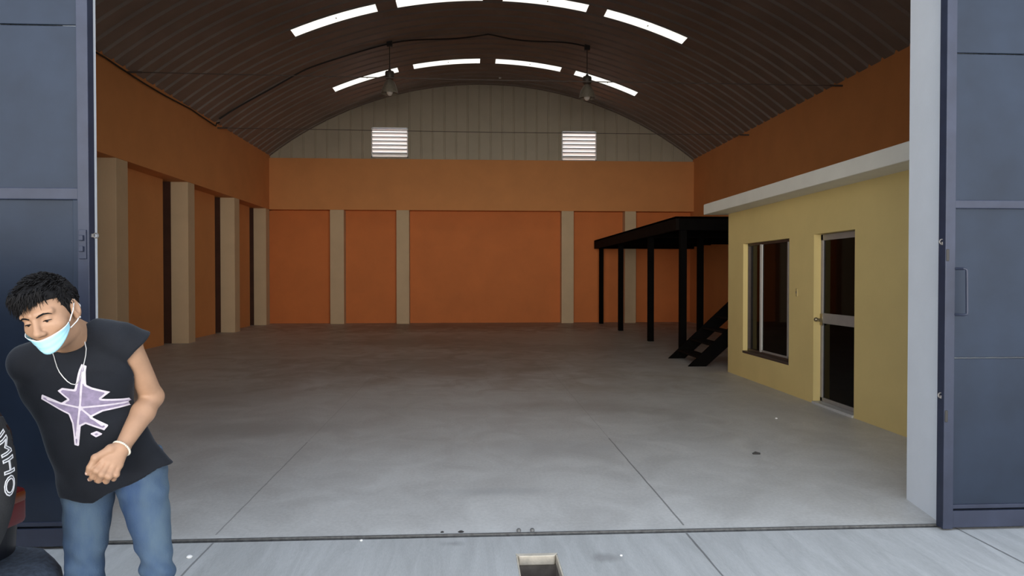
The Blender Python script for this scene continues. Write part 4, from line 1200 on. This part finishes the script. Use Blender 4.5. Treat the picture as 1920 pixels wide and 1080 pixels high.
# wheels
def wheel(parent, name, mtx, R_=.335, Wd=.19):
    ty = MB(); h = Wd / 2
    ty.lathe([(R_ * .60, -h * .80), (R_ * .66, -h * .98), (R_ * .80, -h * 1.05), (R_ * .92, -h * .95), (R_ * .985, -h * .72), (R_, -h * .3), (R_, h * .3), (R_ * .985, h * .72), (R_ * .92, h * .95), (R_ * .80, h * 1.05), (R_ * .66, h * .98), (R_ * .60, h * .80)], 64)
    o = ty.build(name, M['rubber'], parent, True); o.matrix_local = mtx
    rm = MB(); rm.lathe([(0, h * .35), (R_ * .12, h * .4), (R_ * .2, h * .3), (R_ * .5, h * .25), (R_ * .56, h * .8), (R_ * .615, h * .86), (R_ * .615, -h * .8), (0, -h * .8)], 48)
    for k in range(5):
        a = 2 * PI * k / 5; rm.box(R_ * .1, R_ * .55, -.02, .02, h * .28, h * .62, .008, Matrix.Rotation(a, 4, 'Z'))
    r = rm.build('rim', M['rim'], o, True)
    tr_ = MB()
    for k in range(40):
        a = 2 * PI * k / 40
        for zz in (-h * .45, 0, h * .45): tr_.box(R_ - .004, R_ + .006, -.019, .013, zz - .022, zz + .022, .002, Matrix.Rotation(a + (zz > 0) * .05 - (zz < 0) * .05, 4, 'Z'))
    tr_.build('tread', M['rubber'], o)
    return o
for x in (-.72, -3.15):
    for y, s_ in ((-.09, 1), (-WC + .09, -1)):
        wheel(car, 'wheel', Matrix.Translation((x, y, .335)) @ Matrix.Rotation(-s_ * PI / 2, 4, 'X'))
        MB().lathe([(.375, -.02), (.40, 0), (.375, .03)], 40, Matrix.Translation((x, y + s_ * .085, .345)) @ Matrix.Rotation(-s_ * PI / 2, 4, 'X')).build('wheel_arch', M['carplastic'], car, True)
# spare on the tail door
SP = (SPX, SPY, SPZ)
MB().lathe([(.10, -.16), (.10, 0), (0, 0)], 24, Matrix.Translation((SP[0] - .04, SP[1], SP[2])) @ Matrix.Rotation(PI / 2, 4, 'Y')).build('spare_bracket', M['carplastic'], car)
sp = wheel(car, 'spare_tire', Matrix.Translation(SP) @ Matrix.Rotation(PI / 2, 4, 'Y'), SPR, .20)
sp['label'] = 'spare tyre with white raised letters'
# raised outline letters round the sidewall (clockwise seen from behind the car)
def letter_outline(ch, size, ang, rad, hz):
    cu = bpy.data.curves.new('txt', 'FONT'); cu.body = ch; cu.size = size; cu.align_x = 'CENTER'; cu.fill_mode = 'NONE'; cu.bevel_depth = .0017; cu.bevel_resolution = 1; cu.resolution_u = 3
    ob = bpy.data.objects.new('txt', cu); COL.objects.link(ob)
    dg = bpy.context.evaluated_depsgraph_get(); me_ = bpy.data.meshes.new_from_object(ob.evaluated_get(dg))
    bpy.data.objects.remove(ob); bpy.data.curves.remove(cu)
    return me_
lt = MB(); h = .10
for ch, deg in (('K', LET0 + 4 * LETD), ('U', LET0 + 3 * LETD), ('M', LET0 + 2 * LETD), ('H', LET0 + LETD), ('O', LET0)):
    me_ = letter_outline(ch, LETS, 0, 0, 0); b_ = bmesh.new(); b_.from_mesh(me_); bpy.data.meshes.remove(me_)
    for _ in range(3): bmesh.ops.subdivide_edges(b_, edges=[e for e in b_.edges if e.calc_length() > .006], cuts=1)
    for v in b_.verts:
        x, y, z = v.co; rr = SPR * .75 + y * .95; a = math.radians(deg) - x * 1.25 / (SPR * .78)
        fr = (rr / SPR); zz = h * np.interp(fr, [.60, .66, .80, .92, .985], [.80, .98, 1.05, .95, .72])
        v.co = (rr * math.cos(a), rr * math.sin(a), zz + z * .8 + .0005)
    lt._take(b_)
# wheel local: +z points rearwards; local y is across the car, local x points down
lo_ = lt.build('lettering', M['letter'], sp, True, label='white outlined raised lettering')
bpy.context.view_layer.update()
